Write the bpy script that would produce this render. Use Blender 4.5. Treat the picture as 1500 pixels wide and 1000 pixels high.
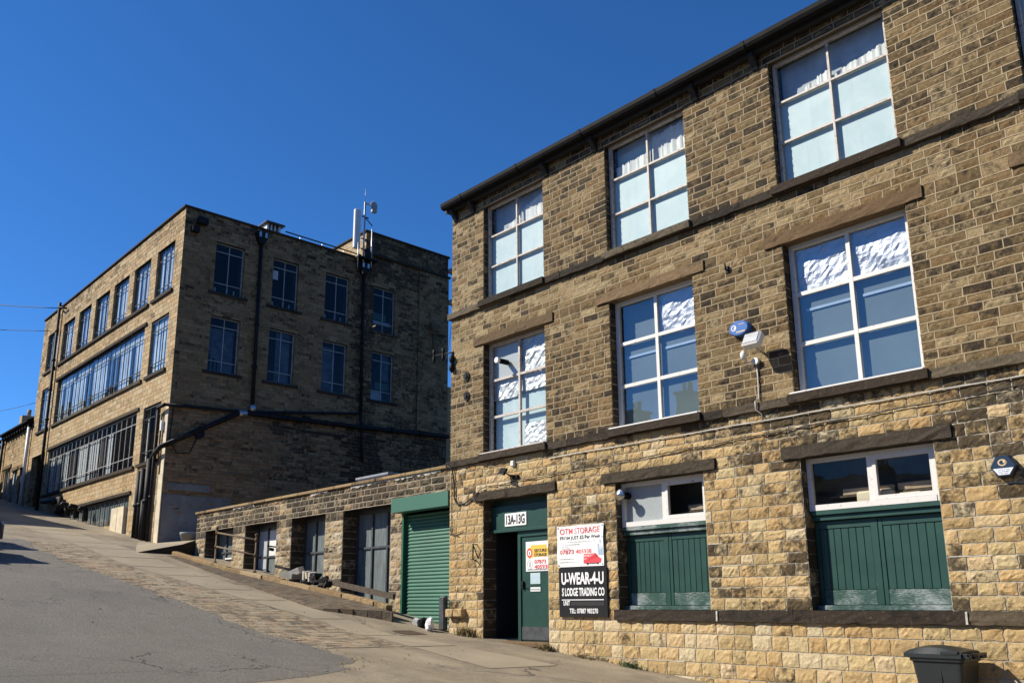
import bpy, math, random
import numpy as np
from mathutils import Vector, Matrix

for o in list(bpy.data.objects):
    bpy.data.objects.remove(o)
scene = bpy.context.scene
COL = scene.collection
R = math.radians

# ------------------------------------------------------------------ camera
EYE = Vector((0.0, -11.6, 1.6))
pitch, roll, yaw = R(13.06), R(-0.35), R(42.72)
f = Vector((-math.cos(yaw) * math.cos(pitch), math.sin(yaw) * math.cos(pitch), math.sin(pitch)))
r0 = f.cross(Vector((0, 0, 1))).normalized()
u0 = r0.cross(f)
r = r0 * math.cos(roll) + u0 * math.sin(roll)
u = -r0 * math.sin(roll) + u0 * math.cos(roll)
cd = bpy.data.cameras.new('camera')
cam = bpy.data.objects.new('camera', cd)
COL.objects.link(cam)
cam.matrix_world = Matrix(((r.x, u.x, -f.x, EYE.x), (r.y, u.y, -f.y, EYE.y), (r.z, u.z, -f.z, EYE.z), (0, 0, 0, 1)))
cd.sensor_width = 36.0
cd.sensor_fit = 'HORIZONTAL'
cd.lens = 36.0 * 1265.4 / 1500
cd.shift_y = 87.9 / 1500
cd.clip_start, cd.clip_end = 0.1, 3000
scene.camera = cam

# ------------------------------------------------------------------ world, sun, exposure
SUN = Vector((0.92, 1.0, -1.10)).normalized()          # direction the light travels
elev = math.asin(-SUN.z)
azim = math.atan2(-SUN.x, -SUN.y)                       # clockwise from +Y
w = bpy.data.worlds.new('World')
scene.world = w
w.use_nodes = True
nt = w.node_tree
sky = nt.nodes.new('ShaderNodeTexSky')
sky.sky_type = 'NISHITA'
sky.sun_disc = False
sky.sun_elevation = elev
sky.sun_rotation = azim
sky.altitude = 0
sky.air_density = 0.7
sky.dust_density = 0.0
sky.ozone_density = 10.0
bg = nt.nodes['Background']
bg.inputs['Strength'].default_value = 0.122
hs = nt.nodes.new('ShaderNodeHueSaturation')
hs.inputs['Saturation'].default_value = 1.1
nt.links.new(sky.outputs[0], hs.inputs['Color'])
nt.links.new(hs.outputs[0], bg.inputs[0])
sl = bpy.data.lights.new('sun', 'SUN')
sl.energy = 5.0
sl.angle = R(0.53)
sl.color = (1.0, 0.93, 0.79)
so = bpy.data.objects.new('sun', sl)
COL.objects.link(so)
so.rotation_euler = SUN.to_track_quat('-Z', 'Y').to_euler()
so.location = (-30, -40, 60)
scene.view_settings.view_transform = 'Standard'
scene.view_settings.look = 'None'
scene.view_settings.exposure = 0.5
scene.view_settings.gamma = 1.0
scene.cycles.diffuse_bounces = 2

# ------------------------------------------------------------------ node helpers
def mat(name, build):
    m = bpy.data.materials.new(name)
    m.use_nodes = True
    t = m.node_tree
    b = t.nodes['Principled BSDF']
    build(N(t), b)
    return m

class N:
    """short-hand for node trees"""
    def __init__(s, t): s.t = t
    def node(s, typ, **kw):
        n = s.t.nodes.new(typ)
        for k, v in kw.items(): setattr(n, k, v)
        return n
    def put(s, sock, v):
        if hasattr(v, 'links') or isinstance(v, bpy.types.NodeSocket): s.t.links.new(v, sock)
        elif isinstance(v, (tuple, list)) and len(v) == 3 and sock.type == 'RGBA': sock.default_value = (*v, 1)
        else: sock.default_value = v
    def coord(s, scale=(1, 1, 1), kind='pos'):
        if kind == 'pos': o = s.node('ShaderNodeNewGeometry').outputs['Position']
        else: o = s.node('ShaderNodeTexCoord').outputs['Object']
        m = s.node('ShaderNodeMapping')
        m.inputs['Scale'].default_value = scale
        s.t.links.new(o, m.inputs[0])
        return m.outputs[0]
    def noise(s, scale, detail=4, rough=.55, vec=None, dist=0):
        n = s.node('ShaderNodeTexNoise')
        s.put(n.inputs['Vector'], vec if vec is not None else s.coord())
        n.inputs['Scale'].default_value = scale
        n.inputs['Detail'].default_value = detail
        n.inputs['Roughness'].default_value = rough
        n.inputs['Distortion'].default_value = dist
        return n.outputs[0]
    def ramp(s, fac, stops):
        n = s.node('ShaderNodeValToRGB')
        e = n.color_ramp.elements
        while len(e) < len(stops): e.new(0.5)
        for i, (p, c) in enumerate(stops):
            e[i].position = p
            e[i].color = (c, c, c, 1) if isinstance(c, (int, float)) else (*c, 1)
        s.put(n.inputs[0], fac)
        return n.outputs[0]
    def mix(s, fac, a, b, mode='MIX'):
        n = s.node('ShaderNodeMix', data_type='RGBA', blend_type=mode)
        s.put(n.inputs[0], fac); s.put(n.inputs[6], a); s.put(n.inputs[7], b)
        return n.outputs[2]
    def math(s, op, a, b=0.0, c=0.0):
        n = s.node('ShaderNodeMath', operation=op)
        s.put(n.inputs[0], a); s.put(n.inputs[1], b); s.put(n.inputs[2], c)
        return n.outputs[0]
    def attr(s, name):
        n = s.node('ShaderNodeAttribute', attribute_name=name)
        x = s.node('ShaderNodeSeparateColor')
        s.t.links.new(n.outputs['Color'], x.inputs[0])
        return x.outputs
    def sep(s, vec=None):
        x = s.node('ShaderNodeSeparateXYZ')
        s.put(x.inputs[0], vec if vec is not None else s.node('ShaderNodeNewGeometry').outputs['Position'])
        return x.outputs
    def bump(s, b, h, strength=.4, dist=.01):
        n = s.node('ShaderNodeBump')
        n.inputs['Strength'].default_value = strength
        n.inputs['Distance'].default_value = dist
        s.put(n.inputs['Height'], h)
        s.put(b.inputs['Normal'], n.outputs[0])

def simple(name, col, rough=.6, metal=0.0, var=.25, nscale=6, bump=0.0, spec=None):
    def bld(n, b):
        k = n.noise(nscale, 5, .6)
        n.put(b.inputs['Base Color'], n.mix(n.ramp(k, [(.3, 0.0), (.72, 1.0)]), tuple(c * (1 - var) for c in col), tuple(min(1, c * (1 + var)) for c in col)))
        b.inputs['Roughness'].default_value = rough
        b.inputs['Metallic'].default_value = metal
        if spec is not None: b.inputs['Specular IOR Level'].default_value = spec
        if bump: n.bump(b, n.noise(nscale * 12, 4, .6), bump, .006)
    return mat(name, bld)

def stone_mat(name, light, mid, dark, soot=(0.022, 0.018, 0.014), sootk=1.0, fine=22, bump=.7, pale=(.5, .42, .28), chip=.6):
    def bld(n, b):
        a = n.attr('stone')
        base = n.ramp(a[0], [(0.0, dark), (.38, mid), (.75, light), (1.0, pale)])
        fn = n.noise(fine, 6, .68)
        base = n.mix(n.ramp(fn, [(.3, .55), (.7, 0.0)]), base, tuple(c * .45 for c in mid))
        hue = n.mix(n.math('MULTIPLY', a[2], .35), base, (mid[0] * 1.15, mid[1] * .82, mid[2] * .6))
        hue = n.mix(n.math('MULTIPLY', n.ramp(n.noise(17, 5, .75), [(.56, 0.0), (.68, .75)]), chip), hue, pale)
        big = n.noise(1.1, 4, .6)
        med = n.noise(7.5, 5, .7)
        s = n.math('ADD', n.math('MULTIPLY', big, .45), n.math('MULTIPLY', med, .95))
        s = n.math('ADD', s, n.math('MULTIPLY', a[1], .46 * sootk))
        sf = n.ramp(s, [(.82, 0.0), (1.22, .86)])
        n.put(b.inputs['Base Color'], n.mix(sf, hue, soot))
        b.inputs['Roughness'].default_value = .9
        b.inputs['Specular IOR Level'].default_value = .25
        h = n.math('ADD', n.noise(24, 7, .74), n.math('MULTIPLY', n.noise(85, 4, .65), .5))
        pit = n.ramp(n.noise(48, 3, .6), [(.62, 0.0), (.70, 1.0)])
        n.bump(b, n.math('SUBTRACT', h, n.math('MULTIPLY', pit, .5)), bump, .022)
    return mat(name, bld)

def mortar_mat(name, col, dirt, k=.5):
    def bld(n, b):
        m = n.ramp(n.noise(2.2, 5, .65), [(.38, 0.0), (.68, 1.0)])
        c = n.mix(n.math('MULTIPLY', m, k), col, dirt)
        c = n.mix(n.ramp(n.noise(35, 4), [(.35, .35), (.65, 0.0)]), c, tuple(x * .5 for x in col))
        n.put(b.inputs['Base Color'], c)
        b.inputs['Roughness'].default_value = .95
        n.bump(b, n.noise(60, 4, .7), .5, .006)
    return mat(name, bld)

M = {}
M['stone_low'] = stone_mat('sandstone_yellow', (.64, .49, .25), (.53, .395, .195), (.39, .28, .135), sootk=.95, bump=.9, pale=(.70, .60, .40))
M['stone_up'] = stone_mat('sandstone_brown', (.28, .207, .105), (.20, .143, .07), (.125, .088, .043), sootk=.8, bump=.85, pale=(.46, .355, .20), chip=.9)
M['mortar_low'] = mortar_mat('pointing_grey', (.46, .41, .32), (.28, .23, .165), .6)
M['whitemortar'] = simple('lime_repointing', (.52, .49, .43), .9, var=.3, nscale=18, bump=.4)
M['mortar_up'] = mortar_mat('pointing_buff', (.44, .345, .215), (.30, .23, .14), .6)
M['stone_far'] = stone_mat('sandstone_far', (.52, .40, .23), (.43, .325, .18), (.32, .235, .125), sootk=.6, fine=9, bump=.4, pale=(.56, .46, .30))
M['stone_side'] = stone_mat('sandstone_shade_dark', (.36, .25, .135), (.28, .195, .10), (.20, .135, .07), sootk=.7, fine=9, bump=.4, pale=(.42, .30, .17))  # side wall stone darkened beyond the front to deepen its shade
M['stone_rubble'] = stone_mat('rubble_dark', (.40, .28, .15), (.28, .19, .10), (.17, .11, .058), sootk=.8, fine=9, bump=.6, pale=(.42, .22, .11))
M['mortar_side'] = mortar_mat('mortar_shade_dark', (.24, .175, .10), (.13, .095, .058), .7)  # mortar darkened with the side stone, shade put into the colour
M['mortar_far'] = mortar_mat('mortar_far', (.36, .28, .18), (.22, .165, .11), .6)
M['stone_shed'] = stone_mat('sandstone_shed', (.50, .41, .255), (.36, .285, .17), (.21, .16, .10), sootk=1.15, pale=(.58, .50, .37))
M['mortar_shed'] = mortar_mat('mortar_shed', (.50, .43, .33), (.27, .215, .15), .8)
M['dressed'] = stone_mat('dressed_stone_sooty', (.072, .058, .042), (.050, .040, .030), (.030, .025, .020), soot=(.014, .012, .010), sootk=.7, pale=(.17, .135, .09))
M['lintel'] = stone_mat('dressed_stone_brown', (.215, .155, .088), (.165, .115, .064), (.12, .083, .048), sootk=.5, pale=(.25, .19, .11))
M['black'] = simple('black_paint', (.010, .010, .011), .65, var=.4, spec=.08)
M['soffit'] = simple('soffit_timber', (.02, .018, .016), .8)
M['iron'] = simple('cast_iron', (.014, .014, .015), .6, var=.5, spec=.2)
M['slate'] = simple('slate', (.045, .048, .054), .8, var=.3, nscale=3, spec=.15)
M['lead'] = simple('roof_felt', (.10, .10, .10), .85)
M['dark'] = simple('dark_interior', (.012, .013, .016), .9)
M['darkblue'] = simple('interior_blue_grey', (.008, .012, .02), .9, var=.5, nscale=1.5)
M['blindblue'] = simple('blue_grey_blind', (.115, .165, .165), .6, var=.2, nscale=.9)
M['galv'] = simple('galvanised_steel', (.45, .46, .47), .4, .8, var=.2)
M['offwhite'] = simple('off_white_plastic', (.72, .72, .70), .45, var=.06)
M['dullwhite'] = simple('grubby_white_card', (.46, .44, .40), .8, var=.25, nscale=12)
M['white'] = simple('white_board', (.80, .80, .79), .5, var=.03)
M['cream'] = simple('cream_paint', (.58, .50, .36), .75, var=.2, nscale=4)
M['signblack'] = simple('black_board', (.012, .012, .013), .35, var=.2)
M['red'] = simple('red_ink', (.66, .055, .07), .5, var=.05)
M['ink'] = simple('black_ink', (.02, .02, .022), .5, var=.05)
M['greyink'] = simple('grey_ink', (.42, .42, .43), .5, var=.05)
M['yellow'] = simple('yellow_ink', (.78, .50, .08), .5, var=.05)
M['skyink'] = simple('pale_blue_ink', (.42, .55, .68), .5, var=.1)
M['blueplastic'] = simple('blue_plastic', (.035, .13, .40), .35, var=.08)
M['navy'] = simple('navy_plastic', (.012, .03, .065), .35, var=.1)
M['gold'] = simple('pale_gold_ink', (.62, .47, .28), .4, var=.05)
M['binplastic'] = simple('charcoal_plastic', (.017, .021, .022), .42, var=.18, nscale=9, bump=.12)
M['rubber'] = simple('rubber', (.02, .02, .02), .8)
M['rust'] = simple('rusty_paint', (.12, .078, .045), .8, var=.45, nscale=25, bump=.4)
M['timber'] = simple('weathered_timber', (.075, .055, .036), .85, var=.5, nscale=14, bump=.5)
M['card'] = simple('cardboard', (.42, .31, .19), .85, var=.2)
M['ply'] = simple('ply_parcel', (.40, .30, .20), .8, var=.25, nscale=14)
M['render'] = simple('cement_render', (.20, .19, .17), .9, var=.25, nscale=2.2, bump=.3)
M['greenshutter'] = simple('green_powder_coat', (.026, .125, .078), .45, var=.10, nscale=2)
M['greenbox'] = simple('green_box_paint', (.044, .142, .098), .5, var=.05, nscale=1)
M['weed'] = simple('dry_weed', (.16, .12, .045), .8, var=.4, nscale=30)
M['weedgreen'] = simple('green_weed', (.07, .10, .03), .8, var=.4, nscale=30)
M['hillgreen'] = simple('hill_trees', (.045, .06, .03), .9, var=.5, nscale=.2)
M['cable'] = simple('black_cable', (.012, .012, .012), .6)
M['whitecable'] = simple('white_conduit', (.46, .44, .40), .6)
M['copper'] = simple('steel_cowl', (.62, .60, .57), .25, 1.0, var=.1)

def green_paint(n, b):
    worn = n.noise(1.0, 6, .7, n.coord((6, 6, 60)))
    z = n.sep()[2]
    low = n.ramp(z, [(0.0, 0.0), (1.0, 0.0)])
    base = n.mix(n.ramp(n.noise(3, 4), [(.35, 0.0), (.7, 1.0)]), (.008, .044, .034), (.013, .060, .046))
    spots = n.ramp(n.noise(24, 3, .5), [(.735, 0.0), (.77, .7)])
    n.put(b.inputs['Base Color'], n.mix(spots, base, (.33, .36, .33)))
    b.inputs['Roughness'].default_value = .42
    n.bump(b, n.noise(40, 4), .12, .004)
M['green'] = mat('dark_green_gloss_paint', green_paint)
def green_worn(n, b):
    k = n.noise(1.0, 9, .8, n.coord((13, 13, 85)))
    f2 = n.ramp(n.math('ADD', n.math('MULTIPLY', k, .6), n.math('MULTIPLY', n.noise(2.6, 4, .6), .45)), [(.50, 0.0), (.64, .9)])
    n.put(b.inputs['Base Color'], n.mix(f2, (.010, .055, .042), (.34, .37, .37)))
    b.inputs['Roughness'].default_value = .6
M['greenworn'] = mat('worn_green_paint', green_worn)
def white_paint(n, b):
    k = n.ramp(n.noise(16, 6, .7), [(.60, 0.0), (.70, 1.0)])
    n.put(b.inputs['Base Color'], n.mix(k, (.66, .64, .61), (.30, .25, .20)))
    b.inputs['Roughness'].default_value = .5
M['frame'] = mat('white_window_paint', white_paint)
def pink_paint(n, b):
    k = n.ramp(n.noise(14, 6, .7), [(.50, 0.0), (.66, 1.0)])
    n.put(b.inputs['Base Color'], n.mix(k, (.52, .47, .43), (.26, .21, .17)))
    b.inputs['Roughness'].default_value = .6
M['frameold'] = mat('old_window_paint', pink_paint)
M['steelframe'] = simple('grey_steel_frame', (.36, .36, .35), .5, var=.3, nscale=8)
M['steeldark'] = simple('dark_steel_frame', (.055, .06, .065), .5, var=.4, nscale=8)

def film(n, b):
    v = n.coord((1, 1, 1))
    k = n.noise(2.0, 6, .65, v, .8)
    s = n.noise(1.0, 5, .6, n.coord((9, 9, .5)))
    c = n.mix(n.ramp(k, [(.32, 0.0), (.68, 1.0)]), (.40, .52, .545), (.52, .61, .63))
    c = n.mix(n.ramp(s, [(.55, 0.0), (.75, .5)]), c, (.33, .44, .47))
    n.put(b.inputs['Base Color'], c)
    b.inputs['Roughness'].default_value = .55
M['film'] = mat('pale_film', film)
M['storewall'] = simple('grey_store_wall', (.10, .105, .11), .9, var=.35, nscale=2)
M['dustypane'] = simple('dusty_backing', (.16, .19, .19), .9, var=.4, nscale=2)
M['netgrey'] = simple('dusty_net', (.10, .12, .15), .9, var=.6, nscale=2.5)
M['litbackdrop'] = simple('lit_ceiling_grey', (.42, .465, .52), .7, var=.3, nscale=2)
M['skycurtain'] = simple('sky_reflection_curtain', (.48, .55, .62), .8, var=.3, nscale=1.2)  # pale curtain colour stands in for bright sky reflected in the panes
M['frost'] = simple('frosted_pane', (.42, .44, .45), .5, var=.12, nscale=40)
M['drape'] = simple('white_drape', (.70, .70, .68), .8, var=.1)
def foil(n, b):
    b.inputs['Base Color'].default_value = (.52, .52, .52, 1)
    b.inputs['Metallic'].default_value = .8
    b.inputs['Roughness'].default_value = .52
    n.bump(b, n.noise(5.5, 3, .5, n.coord((1, 1, 1.6)), 2.2), .22, .05)
M['foil'] = mat('crumpled_foil', foil)

def glass_mat(name, tint=(.93, .96, .96), boost=1.0, power=4.0, gain=.9):
    m = bpy.data.materials.new(name)
    m.use_nodes = True
    t = m.node_tree
    t.nodes.remove(t.nodes['Principled BSDF'])
    tr = t.nodes.new('ShaderNodeBsdfTransparent'); tr.inputs[0].default_value = (*tint, 1)
    gl = t.nodes.new('ShaderNodeBsdfGlossy'); gl.inputs['Roughness'].default_value = .01
    lw = t.nodes.new('ShaderNodeLayerWeight'); lw.inputs['Blend'].default_value = .5
    pw = t.nodes.new('ShaderNodeMath'); pw.operation = 'POWER'; pw.inputs[1].default_value = power
    t.links.new(lw.outputs['Facing'], pw.inputs[0])
    fr = t.nodes.new('ShaderNodeMath'); fr.operation = 'MULTIPLY_ADD'; fr.inputs[1].default_value = gain; fr.use_clamp = True; fr.inputs[2].default_value = .05 * boost
    t.links.new(pw.outputs[0], fr.inputs[0])
    nz = t.nodes.new('ShaderNodeTexNoise'); nz.inputs['Scale'].default_value = 2.5
    bp = t.nodes.new('ShaderNodeBump'); bp.inputs['Strength'].default_value = .035; bp.inputs['Distance'].default_value = .03
    t.links.new(nz.outputs[0], bp.inputs['Height']); t.links.new(bp.outputs[0], gl.inputs['Normal'])
    mx = t.nodes.new('ShaderNodeMixShader')
    t.links.new(fr.outputs[0], mx.inputs[0]); t.links.new(tr.outputs[0], mx.inputs[1]); t.links.new(gl.outputs[0], mx.inputs[2])
    t.links.new(mx.outputs[0], t.nodes['Material Output'].inputs[0])
    return m
M['glass'] = glass_mat('window_glass')
M['glassdirty'] = glass_mat('old_glass', (.88, .92, .94), 1.3, 2.6, .55)
M['glassblue'] = glass_mat('solar_film_glass', (.85, .88, .92), 3.3, 3.0, .7)
M['glasslow'] = glass_mat('dusty_low_glass', (.88, .9, .9), .5, 4.0, .4)
M['glassside'] = glass_mat('clear_steel_window_glass', (.7, .76, .8), .55)

# ground materials
def asphalt(n, b):
    c = n.mix(n.ramp(n.noise(.5, 5, .6), [(.3, 0.0), (.7, 1.0)]), (.25, .222, .182), (.325, .29, .237))
    c = n.mix(n.ramp(n.noise(1.0, 4, .6, n.coord((.25, 1.6, 1))), [(.5, 0.0), (.72, .55)]), c, (.35, .322, .285))
    c = n.mix(n.ramp(n.noise(120, 3, .7), [(.38, .75), (.60, 0.0)]), c, (.10, .092, .082))
    c = n.mix(n.ramp(n.noise(210, 2, .5), [(.66, 0.0), (.74, .6)]), c, (.48, .46, .42))
    c = n.mix(n.ramp(n.noise(26, 5, .75), [(.40, .6), (.56, 0.0)]), c, (.11, .10, .088))
    c = n.mix(n.ramp(n.noise(.33, 4, .6, n.coord((1, 1.4, 1))), [(.50, 0.0), (.62, .55)]), c, (.15, .138, .12))
    c = n.mix(n.ramp(n.noise(1.7, 3, .5), [(.70, 0.0), (.76, .6)]), c, (.10, .092, .082))
    cr = n.node('ShaderNodeTexVoronoi', feature='DISTANCE_TO_EDGE'); cr.inputs['Scale'].default_value = .55
    wv = n.noise(2.5, 4, .6)
    vec = n.node('ShaderNodeVectorMath', operation='ADD'); n.put(vec.inputs[0], n.coord((.6, 1.3, 1)))
    cmb = n.node('ShaderNodeCombineXYZ'); n.put(cmb.inputs[0], wv); n.put(cmb.inputs[1], wv); n.put(vec.inputs[1], cmb.outputs[0])
    n.put(cr.inputs['Vector'], vec.outputs[0])
    ck = n.math('MULTIPLY', n.ramp(cr.outputs['Distance'], [(0.0, 1.0), (.012, 0.0)]), n.ramp(n.noise(.35, 2), [(.47, 0.0), (.58, .9)]))
    n.put(b.inputs['Base Color'], n.mix(ck, c, (.03, .028, .026)))
    b.inputs['Roughness'].default_value = .88
    n.bump(b, n.math('ADD', n.math('ADD', n.noise(110, 4, .75), n.math('MULTIPLY', n.noise(24, 5, .75), 1.6)), n.math('MULTIPLY', ck, -2.0)), 1.0, .02)
M['asphalt'] = mat('worn_asphalt', asphalt)

def apron(n, b):
    p = n.sep()
    st = n.noise(1.0, 5, .6, n.coord((.5, 2.2, 1)))
    c = n.mix(n.ramp(st, [(.3, 0.0), (.7, 1.0)]), (.25, .198, .128), (.385, .315, .215))
    c = n.mix(n.ramp(n.noise(.8, 5, .65), [(.45, 0.0), (.7, .7)]), c, (.12, .098, .072))
    c = n.mix(n.ramp(n.noise(45, 4, .7), [(.38, .5), (.6, 0.0)]), c, (.085, .07, .05))
    cr = n.node('ShaderNodeTexVoronoi', feature='DISTANCE_TO_EDGE'); cr.inputs['Scale'].default_value = .42
    wv = n.noise(2.0, 5, .65)
    vec = n.node('ShaderNodeVectorMath', operation='ADD'); n.put(vec.inputs[0], n.coord((.8, 1.0, 1)))
    cmb = n.node('ShaderNodeCombineXYZ'); n.put(cmb.inputs[0], wv); n.put(cmb.inputs[1], wv); n.put(vec.inputs[1], cmb.outputs[0])
    n.put(cr.inputs['Vector'], vec.outputs[0])
    ck = n.math('MULTIPLY', n.ramp(cr.outputs['Distance'], [(0.0, 1.0), (.009, 0.0)]), n.ramp(n.noise(.5, 2), [(.46, 0.0), (.58, .9)]))
    n.put(b.inputs['Base Color'], n.mix(ck, c, (.04, .033, .024)))
    b.inputs['Roughness'].default_value = .92
    n.bump(b, n.math('ADD', n.math('ADD', n.noise(70, 5, .7), n.math('MULTIPLY', n.noise(9, 4), 1.2)), n.math('MULTIPLY', ck, -2.5)), .7, .012)
M['apron'] = mat('old_concrete', apron)
M['fieldground'] = simple('dark_tarmac_and_grass', (.055, .055, .045), .95, var=.35, nscale=.3)
M['slab'] = mat('concrete_slab', lambda n, b: (
    n.put(b.inputs['Base Color'], n.mix(n.ramp(n.noise(.9, 5, .65), [(.3, 0.0), (.7, 1.0)]), n.mix(n.ramp(n.noise(70, 3), [(.35, .5), (.6, 0.0)]), (.27, .222, .15), (.15, .12, .08)), (.33, .27, .185))),
    b.inputs['Roughness'].__setattr__('default_value', .9), n.bump(b, n.noise(80, 4, .7), .5, .008)))
M['sett'] = stone_mat('worn_setts', (.42, .355, .255), (.37, .31, .22), (.30, .25, .175), soot=(.13, .105, .075), sootk=.6, bump=1.0, pale=(.48, .41, .30))
M['settdark'] = stone_mat('damp_setts', (.20, .165, .12), (.165, .135, .098), (.12, .098, .07), soot=(.05, .04, .03), sootk=.5, bump=.9, pale=(.24, .20, .15))
M['earth'] = simple('joint_earth', (.075, .06, .042), .95, var=.4, nscale=12, bump=.6)
M['kerbstone'] = stone_mat('kerb_stone', (.40, .295, .15), (.30, .22, .115), (.18, .13, .075), sootk=.55, pale=(.42, .33, .2))

# ------------------------------------------------------------------ mesh helpers
OFF = {}
def link(o, parent=None, base=None):
    COL.objects.link(o)
    if parent is not None:
        o.parent = parent
        OFF[o.name] = OFF.get(parent.name, Vector((0, 0, 0)))
    else:
        OFF[o.name] = Vector(base) if base is not None else Vector((0, 0, 0))
        o.location = OFF[o.name]
    return o

class MB:
    def __init__(s): s.v = []; s.f = []; s.m = []; s.n = 0; s.at = []; s.sm = []
    def add(s, verts, faces, mi=0, attr=None, smooth=False):
        verts = np.asarray(verts, float).reshape(-1, 3)
        s.v.append(verts)
        s.f += [tuple(i + s.n for i in q) for q in faces]
        s.m += [mi] * len(faces); s.sm += [smooth] * len(faces)
        a = np.tile(np.array([.5, .2, .5, 1.0] if attr is None else attr, float), (len(verts), 1)) if attr is None or np.ndim(attr) == 1 else attr
        s.at.append(a); s.n += len(verts)
        return s
    def box(s, x0, x1, y0, y1, z0, z1, mi=0, attr=None):
        v = [(x, y, z) for z in (z0, z1) for y in (y0, y1) for x in (x0, x1)]
        return s.add(v, [(0, 2, 3, 1), (4, 5, 7, 6), (0, 1, 5, 4), (2, 6, 7, 3), (0, 4, 6, 2), (1, 3, 7, 5)], mi, attr)
    def bbox(s, x0, x1, y0, y1, z0, z1, bv=.01, mi=0, attr=None):
        """box with chamfered edges"""
        v = []; c = [(x0, x1), (y0, y1), (z0, z1)]
        idx = {}
        for i in (0, 1):
            for j in (0, 1):
                for k in (0, 1):
                    for a in range(3):
                        p = [c[0][i], c[1][j], c[2][k]]
                        for q, e in zip(range(3), (i, j, k)):
                            if q != a: p[q] += bv if e == 0 else -bv
                        idx[(i, j, k, a)] = len(v); v.append(p)
        fs = []
        for a in range(3):
            b, d = [(1, 2), (2, 0), (0, 1)][a]
            for e in (0, 1):
                ring = []
                for (p, q) in ((0, 0), (1, 0), (1, 1), (0, 1)):
                    t = [0, 0, 0]; t[a] = e; t[b] = p; t[d] = q
                    ring.append(idx[(*t, a)])
                fs.append(tuple(ring if e else ring[::-1]))
        # edges
        for a in range(3):
            b, d = [(1, 2), (2, 0), (0, 1)][a]
            for (p, q) in ((0, 0), (1, 0), (1, 1), (0, 1)):
                t0 = [0, 0, 0]; t0[b] = p; t0[d] = q; t1 = list(t0); t1[a] = 1
                ring = (idx[(*t0, b)], idx[(*t1, b)], idx[(*t1, d)], idx[(*t0, d)])
                fs.append(ring if (p + q) % 2 == 0 else ring[::-1])
        for i in (0, 1):
            for j in (0, 1):
                for k in (0, 1):
                    fs.append(tuple(idx[(i, j, k, a)] for a in range(3)))
        return s.add(v, fs, mi, attr)
    def quad(s, a, b, c, d, mi=0, attr=None): return s.add([a, b, c, d], [(0, 1, 2, 3)], mi, attr)
    def tube(s, pts, rad, seg=10, mi=0, cap=True, smooth=True):
        pts = [Vector(p) for p in pts]
        n = len(pts); rads = rad if isinstance(rad, (list, tuple)) else [rad] * n
        vs = []
        t = (pts[1] - pts[0]).normalized()
        ref = Vector((0, 0, 1)) if abs(t.z) < .9 else Vector((1, 0, 0))
        nn = t.cross(ref).normalized()
        for i, p in enumerate(pts):
            t = (pts[min(i + 1, n - 1)] - pts[max(i - 1, 0)]).normalized()
            nn = (nn - t * nn.dot(t)).normalized(); bb = t.cross(nn)
            for k in range(seg):
                a = 2 * math.pi * k / seg
                vs.append(p + (nn * math.cos(a) + bb * math.sin(a)) * rads[i])
        fs = [(i * seg + k, i * seg + (k + 1) % seg, (i + 1) * seg + (k + 1) % seg, (i + 1) * seg + k) for i in range(n - 1) for k in range(seg)]
        s.add(vs, fs, mi, smooth=smooth)
        if cap:
            s.f += [tuple(s.n - n * seg + k for k in range(seg))[::-1], tuple(s.n - seg + k for k in range(seg))]
            s.m += [mi, mi]; s.sm += [False, False]
        return s
    def prism(s, poly, axis, a, b, mi=0, attr=None):
        """poly: list of 2-D points in the two other axes (cyclic order), extruded along axis from a to b"""
        def p3(p, t):
            return {'x': (t, p[0], p[1]), 'y': (p[0], t, p[1]), 'z': (p[0], p[1], t)}[axis]
        n = len(poly)
        v = [p3(p, a) for p in poly] + [p3(p, b) for p in poly]
        fs = [tuple(range(n))[::-1], tuple(range(n, 2 * n))] + [(i, (i + 1) % n, n + (i + 1) % n, n + i) for i in range(n)]
        return s.add(v, fs, mi, attr)
    def build(s, name, mats, parent=None, base=None, label=None, category=None, group=None, kind=None):
        me = bpy.data.meshes.new(name)
        o = bpy.data.objects.new(name, me)
        link(o, parent, base)
        vs = np.concatenate(s.v) - np.array(OFF[o.name])
        me.from_pydata(vs.tolist(), [], s.f)
        for m_ in (mats if isinstance(mats, (list, tuple)) else [mats]): me.materials.append(M[m_] if isinstance(m_, str) else m_)
        me.polygons.foreach_set('material_index', s.m)
        me.polygons.foreach_set('use_smooth', s.sm)
        ca = me.color_attributes.new('stone', 'FLOAT_COLOR', 'POINT')
        ca.data.foreach_set('color', np.concatenate(s.at).ravel())
        me.update()
        tag(o, label, category, group, kind)
        return o

def tag(o, label=None, category=None, group=None, kind=None):
    for k, v in (('label', label), ('category', category), ('group', group), ('kind', kind)):
        if v: o[k] = v
    return o

def thing(name, base, label, category, group=None):
    o = bpy.data.objects.new(name, None)
    o.empty_display_size = .2
    link(o, None, base)
    return tag(o, label, category, group)

rng = np.random.default_rng(7)
random.seed(7)

class Plane:
    """a wall plane: u along, v up, w outward"""
    def __init__(s, O, U, Nn, V=(0, 0, 1)): s.O, s.U, s.V, s.N = [np.array(a, float) for a in (O, U, V, Nn)]
    def __call__(s, uvw):
        uvw = np.asarray(uvw, float).reshape(-1, 3)
        return s.O + uvw[:, :1] * s.U + uvw[:, 1:2] * s.V + uvw[:, 2:] * s.N
    @property
    def flip(s): return np.dot(np.cross(s.U, s.V), s.N) < 0

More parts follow.
